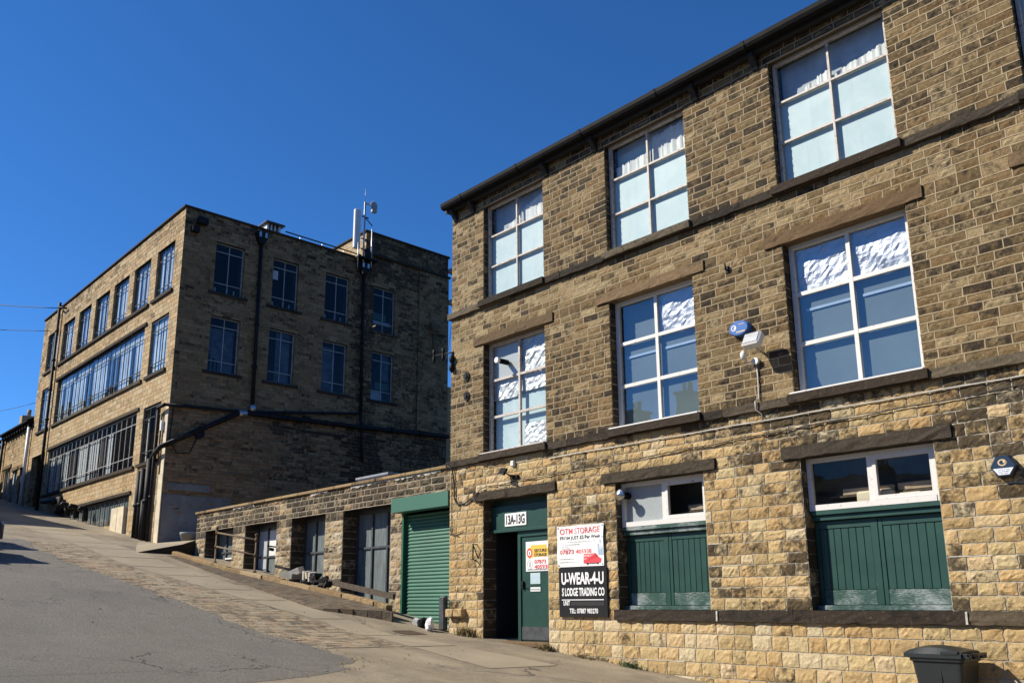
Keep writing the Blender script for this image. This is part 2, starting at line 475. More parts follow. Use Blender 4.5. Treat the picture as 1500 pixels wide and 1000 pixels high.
ZLOG = []
def masonry(mb, pl, ua, ub, segs, holes, lenr=(.28, .5), amp=.018, joint=.014, dens=.075, nv=2, soot=None, ms=0, mmort=1, mortar_w=-.006, tone=None, edge_j=.004, rib=None):
    """coursed stone. segs: list of (v0, v1, course height or None to leave out). holes: (u0,u1,v0,v1)"""
    cuts = sorted({round(h[i], 4) for h in holes for i in (2, 3)})
    flip = pl.flip
    us = sorted({ua, ub} | {x for h in holes for x in h[:2] if ua < x < ub})
    for (v0, v1, ch) in segs:
        lv = [v0] + [c for c in cuts if v0 + 1e-3 < c < v1 - 1e-3] + [v1]
        # mortar backing
        for a, b in zip(lv[:-1], lv[1:]):
            free = intervals(ua, ub, a, b, holes)
            for (p, q) in free:
                vs = pl([(p, a, mortar_w), (q, a, mortar_w), (q, b, mortar_w), (p, b, mortar_w)])
                mb.add(vs, [(0, 1, 2, 3) if not flip else (3, 2, 1, 0)], mmort)
            if ch is None: continue
            n = max(1, round((b - a) / ch))
            hs = 1 + rng.uniform(-.13, .13, n); hs = hs / hs.sum() * (b - a)
            z = a
            ZLOG.append((pl, z))
            for h in hs:
                ZLOG.append((pl, z + h))
                for (p, q) in free:
                    if rib: rib_bar(mb, pl, p, q, z, rib, joint * .5, mmort)
                    x = p; first = True
                    while x < q - 1e-4:
                        L = rng.uniform(*lenr)
                        if first: L *= rng.uniform(.45, 1); first = False
                        if q - x - L < lenr[0] * .55: L = q - x
                        if L > lenr[1] * 1.35: L *= .5
                        stone(mb, pl, x, x + L, z, z + h, amp, joint, dens, nv, soot, ms, flip, tone, edge_j)
                        x += L
                        if rib and x < q - .01: rib_post(mb, pl, x, z, z + h, rib * .7, joint * .5, mmort)
                z += h

def rib_bar(mb, pl, p, q, z, w, hw, mi):
    """a raised ribbon of pointing along a bed joint"""
    n = max(2, int((q - p) / .11)); xs_ = np.linspace(p, q, n + 1)
    c = z + rng.normal(0, .0022, n + 1); h_ = hw * rng.uniform(.8, 1.15, n + 1); ww = w * rng.uniform(.6, 1.2, n + 1)
    P = np.concatenate([np.stack([xs_, c - h_, np.full(n + 1, -.015)], 1), np.stack([xs_, c - h_ * .8, ww], 1), np.stack([xs_, c + h_ * .8, ww], 1), np.stack([xs_, c + h_, np.full(n + 1, -.015)], 1)])
    m = n + 1
    fs = [(k * m + i, k * m + i + 1, (k + 1) * m + i + 1, (k + 1) * m + i) for k in range(3) for i in range(n)]
    mb.add(pl(P), [f_[::-1] for f_ in fs] if pl.flip else fs, mi)
def rib_post(mb, pl, x, z0, z1, w, hw, mi):
    j = rng.normal(0, .002, 2)
    P = [(x - hw + j[0], z0 + hw, -.015), (x - hw * .8 + j[0], z0 + hw * .7, w), (x + hw * .8 + j[0], z0 + hw * .7, w), (x + hw + j[0], z0 + hw, -.015),
         (x - hw + j[1], z1 - hw, -.015), (x - hw * .8 + j[1], z1 - hw * .7, w), (x + hw * .8 + j[1], z1 - hw * .7, w), (x + hw + j[1], z1 - hw, -.015)]
    fs = [(0, 1, 5, 4), (1, 2, 6, 5), (2, 3, 7, 6)]
    mb.add(pl(P), fs if pl.flip else [f_[::-1] for f_ in fs], mi)

def intervals(ua, ub, a, b, holes):
    m = (a + b) / 2
    hs = sorted([(h[0], h[1]) for h in holes if h[2] < m < h[3] and h[1] > ua and h[0] < ub])
    out = []; x = ua
    for p, q in hs:
        if p > x + .02: out.append((x, p))
        x = max(x, q)
    if ub > x + .02: out.append((x, ub))
    return out

def stone(mb, pl, x0, x1, z0, z1, amp, joint, dens, nv, soot, ms, flip, tone, ej=.004):
    g = joint / 2
    x0 += g; x1 -= g; z0 += g; z1 -= g
    L, H = x1 - x0, z1 - z0
    if L < .01 or H < .01: return
    nu = max(1, int(round(L / dens)))
    U, V = np.meshgrid(np.linspace(0, 1, nu + 1), np.linspace(0, 1, nv + 1))
    U = U.ravel(); V = V.ravel()
    edge = (U < 1e-6) | (U > 1 - 1e-6) | (V < 1e-6) | (V > 1 - 1e-6)
    k = rng.normal(size=(3, 2)) * 5; ph = rng.uniform(0, 6.28, 3)
    wv = sum(np.cos(k[i, 0] * U * L / .3 + k[i, 1] * V * H / .2 + ph[i]) for i in range(3)) / 3
    bul = amp * (.75 + .6 * wv + rng.normal(0, .28, len(U)))
    tl = rng.normal(0, .004)
    W = np.where(edge, amp * .10 * rng.uniform(.3, 1.4, len(U)), np.maximum(bul, .004)) + np.where(edge, 0, tl * (U - .5)) + .0012
    ju = rng.normal(0, ej, len(U)); jv = rng.normal(0, ej, len(U))
    uu = x0 + U * L + np.clip(ju, -g, g); vv = z0 + V * H + np.clip(jv, -g, g)
    r1, r2 = rng.random(), rng.random()
    cx, cz = (x0 + x1) / 2, (z0 + z1) / 2
    sv = soot(cx, cz) if soot else .2
    r1 = np.clip(r1 + (tone(cx, cz) if tone else 0), 0, 1)
    attr = (r1, np.clip(sv + rng.normal(0, .22), 0, 1), r2, 1.0)
    P = np.stack([uu, vv, W], 1)
    nn = nu + 1
    fs = [(j * nn + i, j * nn + i + 1, (j + 1) * nn + i + 1, (j + 1) * nn + i) for j in range(nv) for i in range(nu)]
    ring = list(range(nn)) + [j * nn + nu for j in range(1, nv + 1)] + [nv * nn + i for i in range(nu - 1, -1, -1)] + [j * nn for j in range(nv - 1, 0, -1)]
    S = P[ring].copy(); S[:, 2] = -.03
    b0 = len(P); m = len(ring)
    fs += [(ring[(i + 1) % m], ring[i], b0 + i, b0 + (i + 1) % m) for i in range(m)]
    if flip: fs = [q[::-1] for q in fs]
    mb.add(pl(np.concatenate([P, S])), fs, ms, attr)

def rough_bar(mb, pl, x0, x1, z0, z1, w0, w1, seed_amp=.012, step=.14, mi=0):
    """a long rock-faced stone beam on a wall plane, from w0 (inside) to w1 (face)"""
    n = max(2, int((x1 - x0) / step)); nv = 3
    U, V = np.meshgrid(np.linspace(x0, x1, n + 1), np.linspace(z0, z1, nv + 1))
    W = np.full(U.shape, w1) + rng.normal(0, seed_amp, U.shape) * np.array([1, .7, .5, .25])[:, None]
    V = V + np.where((np.arange(nv + 1) == 0)[:, None], rng.normal(0, seed_amp * .8, U.shape), 0)
    P = np.stack([U.ravel(), V.ravel(), W.ravel()], 1)
    nn = n + 1
    fs = [(j * nn + i, j * nn + i + 1, (j + 1) * nn + i + 1, (j + 1) * nn + i) for j in range(nv) for i in range(n)]
    ring = list(range(nn)) + [j * nn + n for j in range(1, nv + 1)] + [nv * nn + i for i in range(n - 1, -1, -1)] + [j * nn for j in range(nv - 1, 0, -1)]
    S = P[ring].copy(); S[:, 2] = w0
    m = len(ring); b0 = len(P)
    fs += [(ring[(i + 1) % m], ring[i], b0 + i, b0 + (i + 1) % m) for i in range(m)]
    if pl.flip: fs = [q[::-1] for q in fs]
    mb.add(pl(np.concatenate([P, S])), fs, mi, (rng.random(), rng.random() * .6, rng.random(), 1))

def text(body, pl_origin, U, V, Nn, width, height, depth=.003, bold=.0, spacing=1.0):
    """lettering fitted to width x height, lower left corner at pl_origin; returns (verts, faces)"""
    cu = bpy.data.curves.new('txt', 'FONT')
    cu.body = body; cu.size = 1; cu.offset = bold; cu.space_character = spacing; cu.extrude = .02; cu.resolution_u = 3
    ob = bpy.data.objects.new('txt', cu)
    COL.objects.link(ob)
    dg = bpy.context.evaluated_depsgraph_get()
    me = ob.evaluated_get(dg).to_mesh()
    P = np.array([v.co[:] for v in me.vertices]); F = [tuple(p.vertices) for p in me.polygons]
    ob.evaluated_get(dg).to_mesh_clear()
    bpy.data.objects.remove(ob); bpy.data.curves.remove(cu)
    mn, mx = P.min(0), P.max(0)
    P = (P - mn) / (mx - mn)
    O = np.array(pl_origin, float)
    X = O + P[:, :1] * width * np.array(U, float) + P[:, 1:2] * height * np.array(V, float) + P[:, 2:] * depth * np.array(Nn, float)
    return X, F

def disc(mb, c, U, V, Nn, ru, rv, h, seg=24, mi=0, inner=0.0):
    c, U, V, Nn = [np.array(a, float) for a in (c, U, V, Nn)]
    a = np.linspace(0, 2 * math.pi, seg, endpoint=False)
    ring = lambda k, hh: c + np.outer(np.cos(a) * ru * k, U) + np.outer(np.sin(a) * rv * k, V) + hh * Nn
    if inner == 0:
        mb.add(np.concatenate([ring(1, 0), ring(1, h)]), [(i, (i + 1) % seg, seg + (i + 1) % seg, seg + i) for i in range(seg)] + [tuple(range(seg, 2 * seg))], mi)
    else:
        mb.add(np.concatenate([ring(1, 0), ring(1, h), ring(inner, h), ring(inner, 0)]), [(k * seg + i, k * seg + (i + 1) % seg, (k + 1) * seg + (i + 1) % seg, (k + 1) * seg + i) for i in range(seg) for k in range(3)], mi)

# ------------------------------------------------------------------ ground
def prof(X):
    X = np.asarray(X, float)
    a = np.where(X < -14.5, 1.03 + .155 * (-14.5 - X), 1.03 - .102 * (X + 14.5))
    a = np.where(X > 0, -.449 - .06 * X, a)
    a = np.where(X < -62, 8.39 + .10 * (-62 - X), a)
    a = np.where(X < -140, 16.19 + .03 * (-140 - X), a)
    # soften the change of slope in front of the doorway
    return a - .04 * np.exp(-((X + 14.5) / 1.3) ** 2)
def zg(X, Y):
    Y = np.asarray(Y, float)
    return prof(X) - .02 * np.clip(Y, -40, 0)

def sheet(name, xs, tfun, tn, mat_, lift, kind='structure', wob=0.0, label=None):
    """strip of ground between Y=ya(x) and Y=yb(x)"""
    mb = MB(); xs = np.asarray(xs); T = np.linspace(0, 1, tn)
    ya, yb = tfun(xs)
    Yv = ya[:, None] + (yb - ya)[:, None] * T[None, :]
    Xv = np.repeat(xs[:, None], tn, 1)
    Zv = zg(Xv, Yv) + lift + (rng.normal(0, wob, Xv.shape) if wob else 0)
    n = tn
    fs = [(i * n + j, i * n + j + 1, (i + 1) * n + j + 1, (i + 1) * n + j) for i in range(len(xs) - 1) for j in range(n - 1)]
    if (yb - ya).mean() > 0: fs = [q[::-1] for q in fs]
    mb.add(np.stack([Xv.ravel(), Yv.ravel(), Zv.ravel()], 1), fs)
    return mb.build(name, mat_, kind=kind)

def axis(parts): return np.concatenate([np.arange(a, b, s) for a, b, s in parts])
# base ground reaching the horizon
xs = axis([(-900, -140, 40), (-140, -64, 4), (-64, 6, .5), (6, 40, 4), (40, 900, 60)])
ys = axis([(-900, -60, 60), (-60, -16, 4), (-16, 3, .5), (3, 40, 4), (40, 900, 60)])
mb = MB()
Xv, Yv = np.meshgrid(xs, ys, indexing='ij')
Zv = zg(Xv, Yv)
n = len(ys)
mb.add(np.stack([Xv.ravel(), Yv.ravel(), Zv.ravel()], 1), [(i * n + j, (i + 1) * n + j, (i + 1) * n + j + 1, i * n + j + 1) for i in range(len(xs) - 1) for j in range(n - 1)], smooth=True)
mb.build('ground', 'fieldground', kind='structure')  # far ground kept dark to cut light bounced into the shade
sheet('concrete_yard', axis([(-64, 3.01, .5)]), lambda x: (np.full_like(x, .9), np.full_like(x, -7.6)), 18, 'apron', .003)

# asphalt patch: edge close to the concrete apron
ex = np.array([-34, -31.2, -30.6, -30.1, -28.6, -26.4, -24.5, -20.3, -16, -13.2, -11.3, -10.9])
ey = np.array([-5.2, -5.0, -4.35, -4.2, -4.45, -4.57, -4.62, -4.36, -4.2, -4.1, -4.35, -4.6])
xs = np.arange(-30.6, -10.9, .12)
jit = np.convolve(rng.normal(0, .11, len(xs)), np.ones(3) / 3, 'same')
sheet('asphalt_road', xs, lambda x: (np.interp(x, ex, ey) + jit, np.full_like(x, -26.0)), 46, 'asphalt', .006)
xs = np.arange(-10.91, -9.4, .1)
jit2 = np.convolve(rng.normal(0, .16, len(xs)), np.ones(2) / 2, 'same')
sheet('asphalt_road', xs, lambda x: (np.interp(x, [-10.91, -10.4, -10.1, -9.9, -9.4], [-4.7, -5.1, -5.8, -6.5, -9.5]) + jit2, np.full_like(x, -26.0)), 40, 'asphalt', .006)

# smooth concrete strip up the hill, with irregular slab joints
jy = lambda x: np.interp(x, [-38, -33.9, -29, -24.6, -20.2, -16.9, -13.4, -10.4], [-1.55, -1.5, -1.5, -1.73, -1.7, -1.6, -1.55, -1.3])
ky = lambda x: np.interp(x, [-38, -33.9, -28.6, -24.65, -20.2, -16.9, -15.8, -13.4, -10.4], [-3.2, -3.1, -3.0, -3.25, -2.84, -2.52, -2.35, -2.39, -2.76])
x = -37.5
while x < -11.5:
    L = random.uniform(1.6, 3.4)
    xx = np.arange(x + .015, x + L - .01, .15)
    ja = rng.normal(0, .012, len(xx)); jb = rng.normal(0, .02, len(xx))
    sheet('concrete_path', xx, lambda t: (jy(t) - .02 + ja, ky(t) + .02 + jb), 8, 'slab', .009)
    x += L

# strip of worn stone setts between concrete and asphalt
mb = MB()
for x in np.arange(-30.0, -12.6, .27):
    y = float(ky(x)) - .03; ye = float(np.interp(x, ex, ey)) + .06
    y -= random.uniform(0, .15)
    while y > ye + .08:
        wd = random.uniform(.14, .32)
        x0, x1 = x + random.uniform(0, .02), x + .262
        za = [float(zg(a, b)) + .008 + random.uniform(-.003, .006) for a, b in ((x0, y - wd), (x1, y - wd), (x1, y), (x0, y))]
        g = .006
        t = [(x0, y - wd + g, za[0]), (x1 - g, y - wd + g, za[1]), (x1 - g, y, za[2]), (x0, y, za[3])]
        lo = [(p[0], p[1], p[2] - .05) for p in t]
        mb.add(t + lo, [(0, 1, 2, 3), (1, 0, 4, 5), (2, 1, 5, 6), (3, 2, 6, 7), (0, 3, 7, 4)], 0, (random.random(), random.random() * .9, random.random(), 1))
        y -= wd
mb.build('setts_strip', 'sett', kind='structure')

mb = MB(); g = random.Random(21)
for k in range(900):
    x = g.uniform(-30, -9.6)
    if k % 3: y = float(np.interp(x, [-30.1, -28.6, -26.4, -24.5, -20.3, -16, -13.2, -11.3, -10.91, -10.4, -10.1, -9.4], [-4.2, -4.45, -4.57, -4.62, -4.36, -4.2, -4.1, -4.35, -4.7, -5.1, -5.8, -9.5])) + g.gauss(.05, .16)
    else: y = g.uniform(-7, -.8)
    sz = g.uniform(.006, .02) * (1.4 if g.random() < .12 else 1); z = float(zg(x, y)) + .012
    P = [(x + sz * g.uniform(.6, 1.2) * math.cos(a_), y + sz * g.uniform(.6, 1.2) * math.sin(a_), z) for a_ in (0, 1.3, 2.5, 3.8, 5.0)] + [(x + g.uniform(-.3, .3) * sz, y, z + sz * g.uniform(.5, 1.0))]
    mb.add(P, [(i, (i + 1) % 5, 5) for i in range(5)], 0, (g.random(), g.random() * .5, g.random(), 1))
mb.build('gravel', 'kerbstone', kind='stuff')

# raised pavement of dark setts in front of the garages, ending in a low step
def rz(x, y):
    t = np.clip((x + 24) / 7.0, 0, 1) * np.clip((-y - .0) / .4, 0, 1)
    edge = np.interp(x, [-27.5, -24, -20, -17.1], [-.95, -1.25, -1.5, -1.66])
    c = np.clip((y - edge) / (-.5 - edge + 1e-6), 0, 1)
    return float(zg(x, y)) + .015 + .20 * t * c ** .8
mb = MB()
mb2 = MB()
for x in np.arange(-27.6, -15.7, .26):
    oe = lambda q: float(np.interp(q, [-27.5, -24, -20, -17.1, -15.8], [-.95, -1.25, -1.5, -1.66, -.66]))
    y = -.62; x0, x1 = x, x + .247; e0, e1 = oe(x0), oe(x1)
    while y > min(e0, e1) + .03:
        wd = random.uniform(.15, .22)
        c4 = [(x0, max(y - wd + .012, e0)), (x1, max(y - wd + .012, e1)), (x1, max(y, e1)), (x0, max(y, e0))]
        t = [(a_, b_, rz(a_, b_) + random.uniform(0, .006)) for a_, b_ in c4]
        lo = [(p[0], p[1], float(zg(p[0], p[1])) - .06) for p in t]
        mb.add(t + lo, [(0, 1, 2, 3), (1, 0, 4, 5), (2, 1, 5, 6), (3, 2, 6, 7), (0, 3, 7, 4)], 0, (random.random() * .7, random.random() * .7, random.random(), 1))
        y -= wd
mb.build('raised_pavement', 'settdark', kind='structure')

# kerb stones along the raised edge
mb = MB(); x = -28.0
while x < -16.0:
    L = random.uniform(.9, 1.5)
    x1 = min(x + L, -15.95)
    dz = random.uniform(-.015, .015); yo = random.uniform(-.02, .02)
    ns = 6; xa = np.linspace(x + .008, x1 - .008, ns)
    vs = []
    for a in xa:
        zf = rz(a, -.6) ; h = .10
        for (b, z) in ((-.62 + yo, zf - .35), (-.62 + yo + random.gauss(0, .008), zf + h - .02 + random.gauss(0, .006)), (-.59 + yo, zf + h + dz), (-.46 + yo, zf + h + dz + random.gauss(0, .004)), (-.44 + yo, zf - .35)):
            vs.append((a, b, z))
    fs = [(i * 5 + j, (i + 1) * 5 + j, (i + 1) * 5 + j + 1, i * 5 + j + 1) for i in range(ns - 1) for j in range(4)]
    fs += [(0, 1, 2, 3, 4), tuple((ns - 1) * 5 + k for k in range(4, -1, -1))]
    mb.add(vs, fs, 0, (random.random(), random.random() * .7, random.random(), 1))
    x = x1
mb.build('kerb', 'kerbstone', kind='structure')

# level ramp at the foot of the far factory with a shaded end face
mb = MB()
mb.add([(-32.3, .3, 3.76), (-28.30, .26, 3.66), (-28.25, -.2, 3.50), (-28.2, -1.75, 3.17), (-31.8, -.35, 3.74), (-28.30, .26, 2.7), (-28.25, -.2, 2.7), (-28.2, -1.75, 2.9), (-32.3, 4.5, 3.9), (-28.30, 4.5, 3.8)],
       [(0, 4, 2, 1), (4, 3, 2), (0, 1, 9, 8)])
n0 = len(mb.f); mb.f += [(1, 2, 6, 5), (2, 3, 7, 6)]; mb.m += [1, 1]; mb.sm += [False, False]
mb.build('concrete_ramp', ['slab', 'dressed'], kind='structure')  # end face takes near-black stone to paint its shade deeper

# ------------------------------------------------------------------ near mill (long stone facade, plane y = 0)
A = Plane((0, 0, 0), (1, 0, 0), (0, -1, 0))
XL, XR = -14.55, 2.6
bays = [(-13.45, -11.6), (-9.9, -8.05), (-6.35, -4.45), (-2.8, -.92)]
mill = thing('mill_building', (-6, 4, 0), 'near three storey soot-darkened sandstone mill with green boarded openings', 'building')
lint_low = [(a - .28, b + .26, 3.63, 3.81) for a, b in bays]
lint_mid = [(a - .3, b + .26, 6.98, 7.17) for a, b in bays]
holes = []
for i, (a, b) in enumerate(bays):
    holes.append((a, b, -1.4 if i == 0 else 1.46, 3.63))
    holes.append((a, b, 4.56, 6.98)); holes.append((a, b, 7.92, 10.16))
sillband = (-9.98, XR, 1.29, 1.46)
def soot_a(x, z):
    pn = .5 * math.sin(x * 1.7 + 1.3 * math.sin(z * 2.1)) + .5 * math.sin(z * 2.9 + x * .8 + 1.0)
    if z < 1.3: return .04 + .08 * pn
    if z < 4.4: return .10 + .19 * pn + (.16 if x > -4.3 else 0) + (.2 if z > 4.05 and x > -8.5 else 0) + .10 * (z > 3.4) + (.16 if any(abs(x - e) < .35 for ab in bays[1:] for e in ab) else 0) + (.12 if x > -8.5 else 0)
    if z < 4.9: return .45
    return .42 if z < 6.9 else (.22 if z < 7.8 else .46)
def tone_a(x, z):
    t = 0
    if x < -13.4 and z > 4.5: t = .38
    if 7.15 < z < 7.8: t = .22
    if z < 1.3: t = .12
    if 4.5 < z < 5.2: t = max(t, .1)
    return t
mb = MB()
masonry(mb, A, XL, XR, [(-1.4, 1.29, .205), (1.29, 1.46, .17), (1.46, 3.63, .167), (3.63, 3.81, .18), (3.81, 4.43, .155)], holes + lint_low + [sillband], (.22, .42), .0135, .018, .042, 4, soot_a, 0, 1, -.006, tone_a, .004)
mb.build('lower_wall', ['stone_low', 'mortar_low'], mill)
zl = sorted({round(q[1], 4) for q in ZLOG if q[0] is A})
for (x0, x1, z) in ((-8.02, -7.76, 2.5), (-8.0, -7.45, 2.05), (-4.42, -3.9, 2.2), (-9.5, -8.6, .75)):
    mb = MB(); rib_bar(mb, A, x0, x1, min(zl, key=lambda q: abs(q - z)), .008, .0075, 0); mb.build('white_repointing', 'whitemortar', mill)
for x, z0, z1 in ((-7.9, 1.29, 1.46), (-4.27, 1.29, 1.46)):
    mb = MB(); mb.add(A([(x - .018, z0, .0), (x + .014, z0, .0), (x + .018, z1, .0), (x - .012, z1, .0), (x - .014, z0 + .01, .072), (x + .012, z0 + .01, .072), (x + .014, z1 - .01, .072), (x - .01, z1 - .01, .072)]), [(4, 5, 6, 7), (0, 1, 5, 4), (1, 2, 6, 5), (2, 3, 7, 6), (3, 0, 4, 7)])
    mb.build('white_repointing', 'whitemortar', mill)
mb = MB()
masonry(mb, A, XL, XR, [(4.43, 4.56, None), (4.56, 6.98, .128), (6.98, 7.17, .19), (7.17, 7.79, .125), (7.79, 7.92, None), (7.92, 10.38, .128)], holes + lint_mid, (.20, .40), .011, .018, .06, 2, soot_a, 0, 1, -.010, tone_a, .003, .008)
mb.build('upper_wall', ['stone_up', 'mortar_up'], mill)
# reveals of every opening
for nm, zz, ms_, t in (('lower_reveal', (-1.0, 3.63), ('stone_low', 'mortar_low'), .19), ('upper_reveal', (4.56, 6.98), ('stone_up', 'mortar_up'), .142), ('upper_reveal', (7.92, 10.16), ('stone_up', 'mortar_up'), .137)):
    for i, (a, b) in enumerate(bays):
        z0 = zz[0] if (i == 0 or zz[0] > 0) else 1.46
        for O, Nn in (((a, 0, 0), (1, 0, 0)), ((b, 0, 0), (-1, 0, 0))):
            mb = MB()
            masonry(mb, Plane(O, (0, 1, 0), Nn), .012, .36, [(z0, zz[1], t)], [], (.5, .6), .006, .014, .15, 1, lambda x, z: .85, 0, 1, -.004)  # high soot value darkens the reveal stones to deepen their shade
            mb.build(nm, list(ms_), mill)
# body behind the facade: side walls, back, floor slabs
mb = MB()
mb.quad((XL, 0.02, -1.4), (XL, 0.02, 10.38), (XL, 10, 10.38), (XL, 10, -1.4))
mb.quad((XR, 0.02, -1.4), (XR, 10, -1.4), (XR, 10, 10.38), (XR, 0.02, 10.38))
mb.quad((XL, 10, -1.4), (XL, 10, 10.38), (XR, 10, 10.38), (XR, 10, -1.4))
mb.add([(XL, 0, 10.38), (XL, 10, 10.38), (XL, 5, 13.2)], [(0, 2, 1)])
mb.add([(XR, 0, 10.38), (XR, 10, 10.38), (XR, 5, 13.2)], [(0, 1, 2)])
mb.build('side_wall', 'dressed', mill)
mb = MB()
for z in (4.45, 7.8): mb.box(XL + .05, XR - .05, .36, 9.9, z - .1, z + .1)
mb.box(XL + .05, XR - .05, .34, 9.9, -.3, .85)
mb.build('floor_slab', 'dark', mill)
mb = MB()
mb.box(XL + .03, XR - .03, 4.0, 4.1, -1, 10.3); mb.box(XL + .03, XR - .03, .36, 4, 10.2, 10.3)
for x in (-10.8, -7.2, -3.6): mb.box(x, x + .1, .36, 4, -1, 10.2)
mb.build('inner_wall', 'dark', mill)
# string courses, sills
for z0, z1 in ((4.43, 4.56), (7.79, 7.92)):
    mb = MB(); x = XL - .07
    while x < XR:
        L = random.uniform(1.4, 2.3); x1 = min(x + L, XR)
        rough_bar(mb, A, x + .003, x1 - .003, z0, z1, -.25, random.uniform(.07, .085), .005)
        x = x1
    mb.build('string_course', 'dressed', mill)
    for a, b in bays:
        mb = MB(); rough_bar(mb, A, a - .06, b + .08, z0 + .012, z1 + .012, -.02, .125, .003)
        mb.build('window_sill', 'dressed', mill)
mb = MB(); x = sillband[0]
for x1 in (-7.9, -6.62, -4.27, -2.9, -.7, 1.0, XR):
    rough_bar(mb, A, x + .005, x1 - .005, 1.29, 1.46, -.3, .055, .006)
    x = x1
mb.build('sill_band', 'dressed', mill)
for l, mm, amp in [(q, 'dressed', .007) for q in lint_low] + [(q, 'lintel', .005) for q in lint_mid]:
    mb = MB(); rough_bar(mb, A, l[0] + .006, l[1] - .006, l[2] + .002, l[3] - .004, -.3, .05 if mm == 'dressed' else .035, amp)
    mb.build('lintel', mm, mill)
# foot corbel by the corner and iron pattress plates
mb = MB(); mb.bbox(-14.52, -14.27, -.13, .02, 1.30, 1.47, .02); mb.bbox(-14.26, -13.98, -.13, .02, 1.31, 1.48, .02)
mb.build('corbel_stone', 'stone_low', mill)
for z in (6.37, 5.93):
    mb = MB(); disc(mb, (-13.98, -.005, z), (1, 0, 0), (0, 0, 1), (0, -1, 0), .085, .105, .035, 16, inner=.55); disc(mb, (-13.98, -.005, z), (1, 0, 0), (0, 0, 1), (0, -1, 0), .04, .05, .06, 10)
    mb.build('pattress_plate', 'iron', mill)
mb = MB(); mb.tube([(-7.35, -.01, 6.85), (-7.35, -.06, 6.86), (-7.35, -.075, 6.95)], .016, 6); mb.bbox(-7.385, -7.315, -.025, 0, 6.80, 6.92, .006)
mb.build('wall_hook', 'iron', mill)
mb = MB(); mb.tube([(-13.63, -.0, 2.75), (-13.63, -.12, 2.76), (-13.63, -.12, 2.45), (-13.63, 0, 2.42)], .014, 6); mb.tube([(-13.63, -.12, 2.75), (-13.6, -.01, 2.48)], .012, 6)
mb.build('shutter_bracket', 'iron', mill)
# roof, eaves
mb = MB()
mb.quad((XL - .03, -.19, 10.60), (XR + .1, -.19, 10.60), (XR + .1, 5, 13.35), (XL - .03, 5, 13.35))
mb.quad((XL - .03, 10.3, 10.60), (XL - .03, 5, 13.35), (XR + .1, 5, 13.35), (XR + .1, 10.3, 10.60))
mb.quad((XL - .03, -.19, 10.55), (XL - .03, 5, 13.3), (XR + .1, 5, 13.3), (XR + .1, -.19, 10.55))
mb.quad((XL - .03, -.19, 10.55), (XR + .1, -.19, 10.55), (XR + .1, -.19, 10.60), (XL - .03, -.19, 10.60))
mb.quad((XL - .03, -.19, 10.55), (XL - .03, -.19, 10.60), (XL - .03, 5, 13.35), (XL - .03, 5, 13.30))
mb.build('roof', 'slate', mill)
mb = MB(); mb.box(XL - .08, XR + .05, -.14, .3, 10.375, 10.42); mb.box(XL - .08, XR + .05, -.16, -.141, 10.34, 10.54)
mb.build('eaves_board', 'soffit', mill)
mb = MB()
prof2 = [(-.165, 10.53), (-.17, 10.44), (-.20, 10.40), (-.25, 10.39), (-.30, 10.41), (-.325, 10.46), (-.33, 10.53), (-.315, 10.53), (-.31, 10.47), (-.29, 10.43), (-.25, 10.41), (-.21, 10.42), (-.185, 10.46), (-.18, 10.53)]
mb.prism(prof2, 'x', XL - .05, XR + .1)
for x in np.arange(XL + .6, XR, 1.83): mb.prism([(-.16, 10.535), (-.165, 10.43), (-.2, 10.385), (-.25, 10.375), (-.305, 10.395), (-.335, 10.45), (-.34, 10.535)], 'x', x, x + .07)
mb.build('gutter', 'black', mill)
for x in (-14.44, -13.82, -11.5, -10.16, -7.8, -6.6, -4.22, -3.0, -.7):
    mb = MB(); mb.prism([(0.0, 10.37), (-.19, 10.37), (-.19, 10.29), (-.14, 10.26), (-.05, 10.13), (0.0, 10.10)], 'x', x, x + .10)
    mb.build('eaves_bracket', 'soffit', mill)
for a, b in bays:
    mb = MB(); mb.bbox(a - .02, b + .02, -.005, .3, 10.16, 10.37, .008)
    mb.build('head_beam', 'timber', mill)

# windows -----------------------------------------------------------
def bars(mb, x0, x1, z0, z1, xs_, zs_, y, bw, bd, outer, mi=0):
    """outer frame and glazing bars on the plane y (front) .. y+bd; verticals whole, horizontals between them"""
    mb.box(x0, x0 + outer, y - .02, y + bd, z0, z1, mi); mb.box(x1 - outer, x1, y - .02, y + bd, z0, z1, mi)
    mb.box(x0 + outer, x1 - outer, y - .018, y + bd - .002, z1 - outer, z1, mi); mb.box(x0 + outer, x1 - outer, y - .03, y + bd - .002, z0, z0 + outer * 1.25, mi)
    for x in xs_: mb.box(x - bw / 2, x + bw / 2, y, y + bd - .004, z0 + outer * 1.25, z1 - outer, mi)
    xx = [x0 + outer] + [v for x in xs_ for v in (x - bw / 2, x + bw / 2)] + [x1 - outer]
    for z in zs_:
        for p, q in zip(xx[::2], xx[1::2]): mb.box(p, q, y + .003, y + bd - .006, z - bw / 2, z + bw / 2, mi)

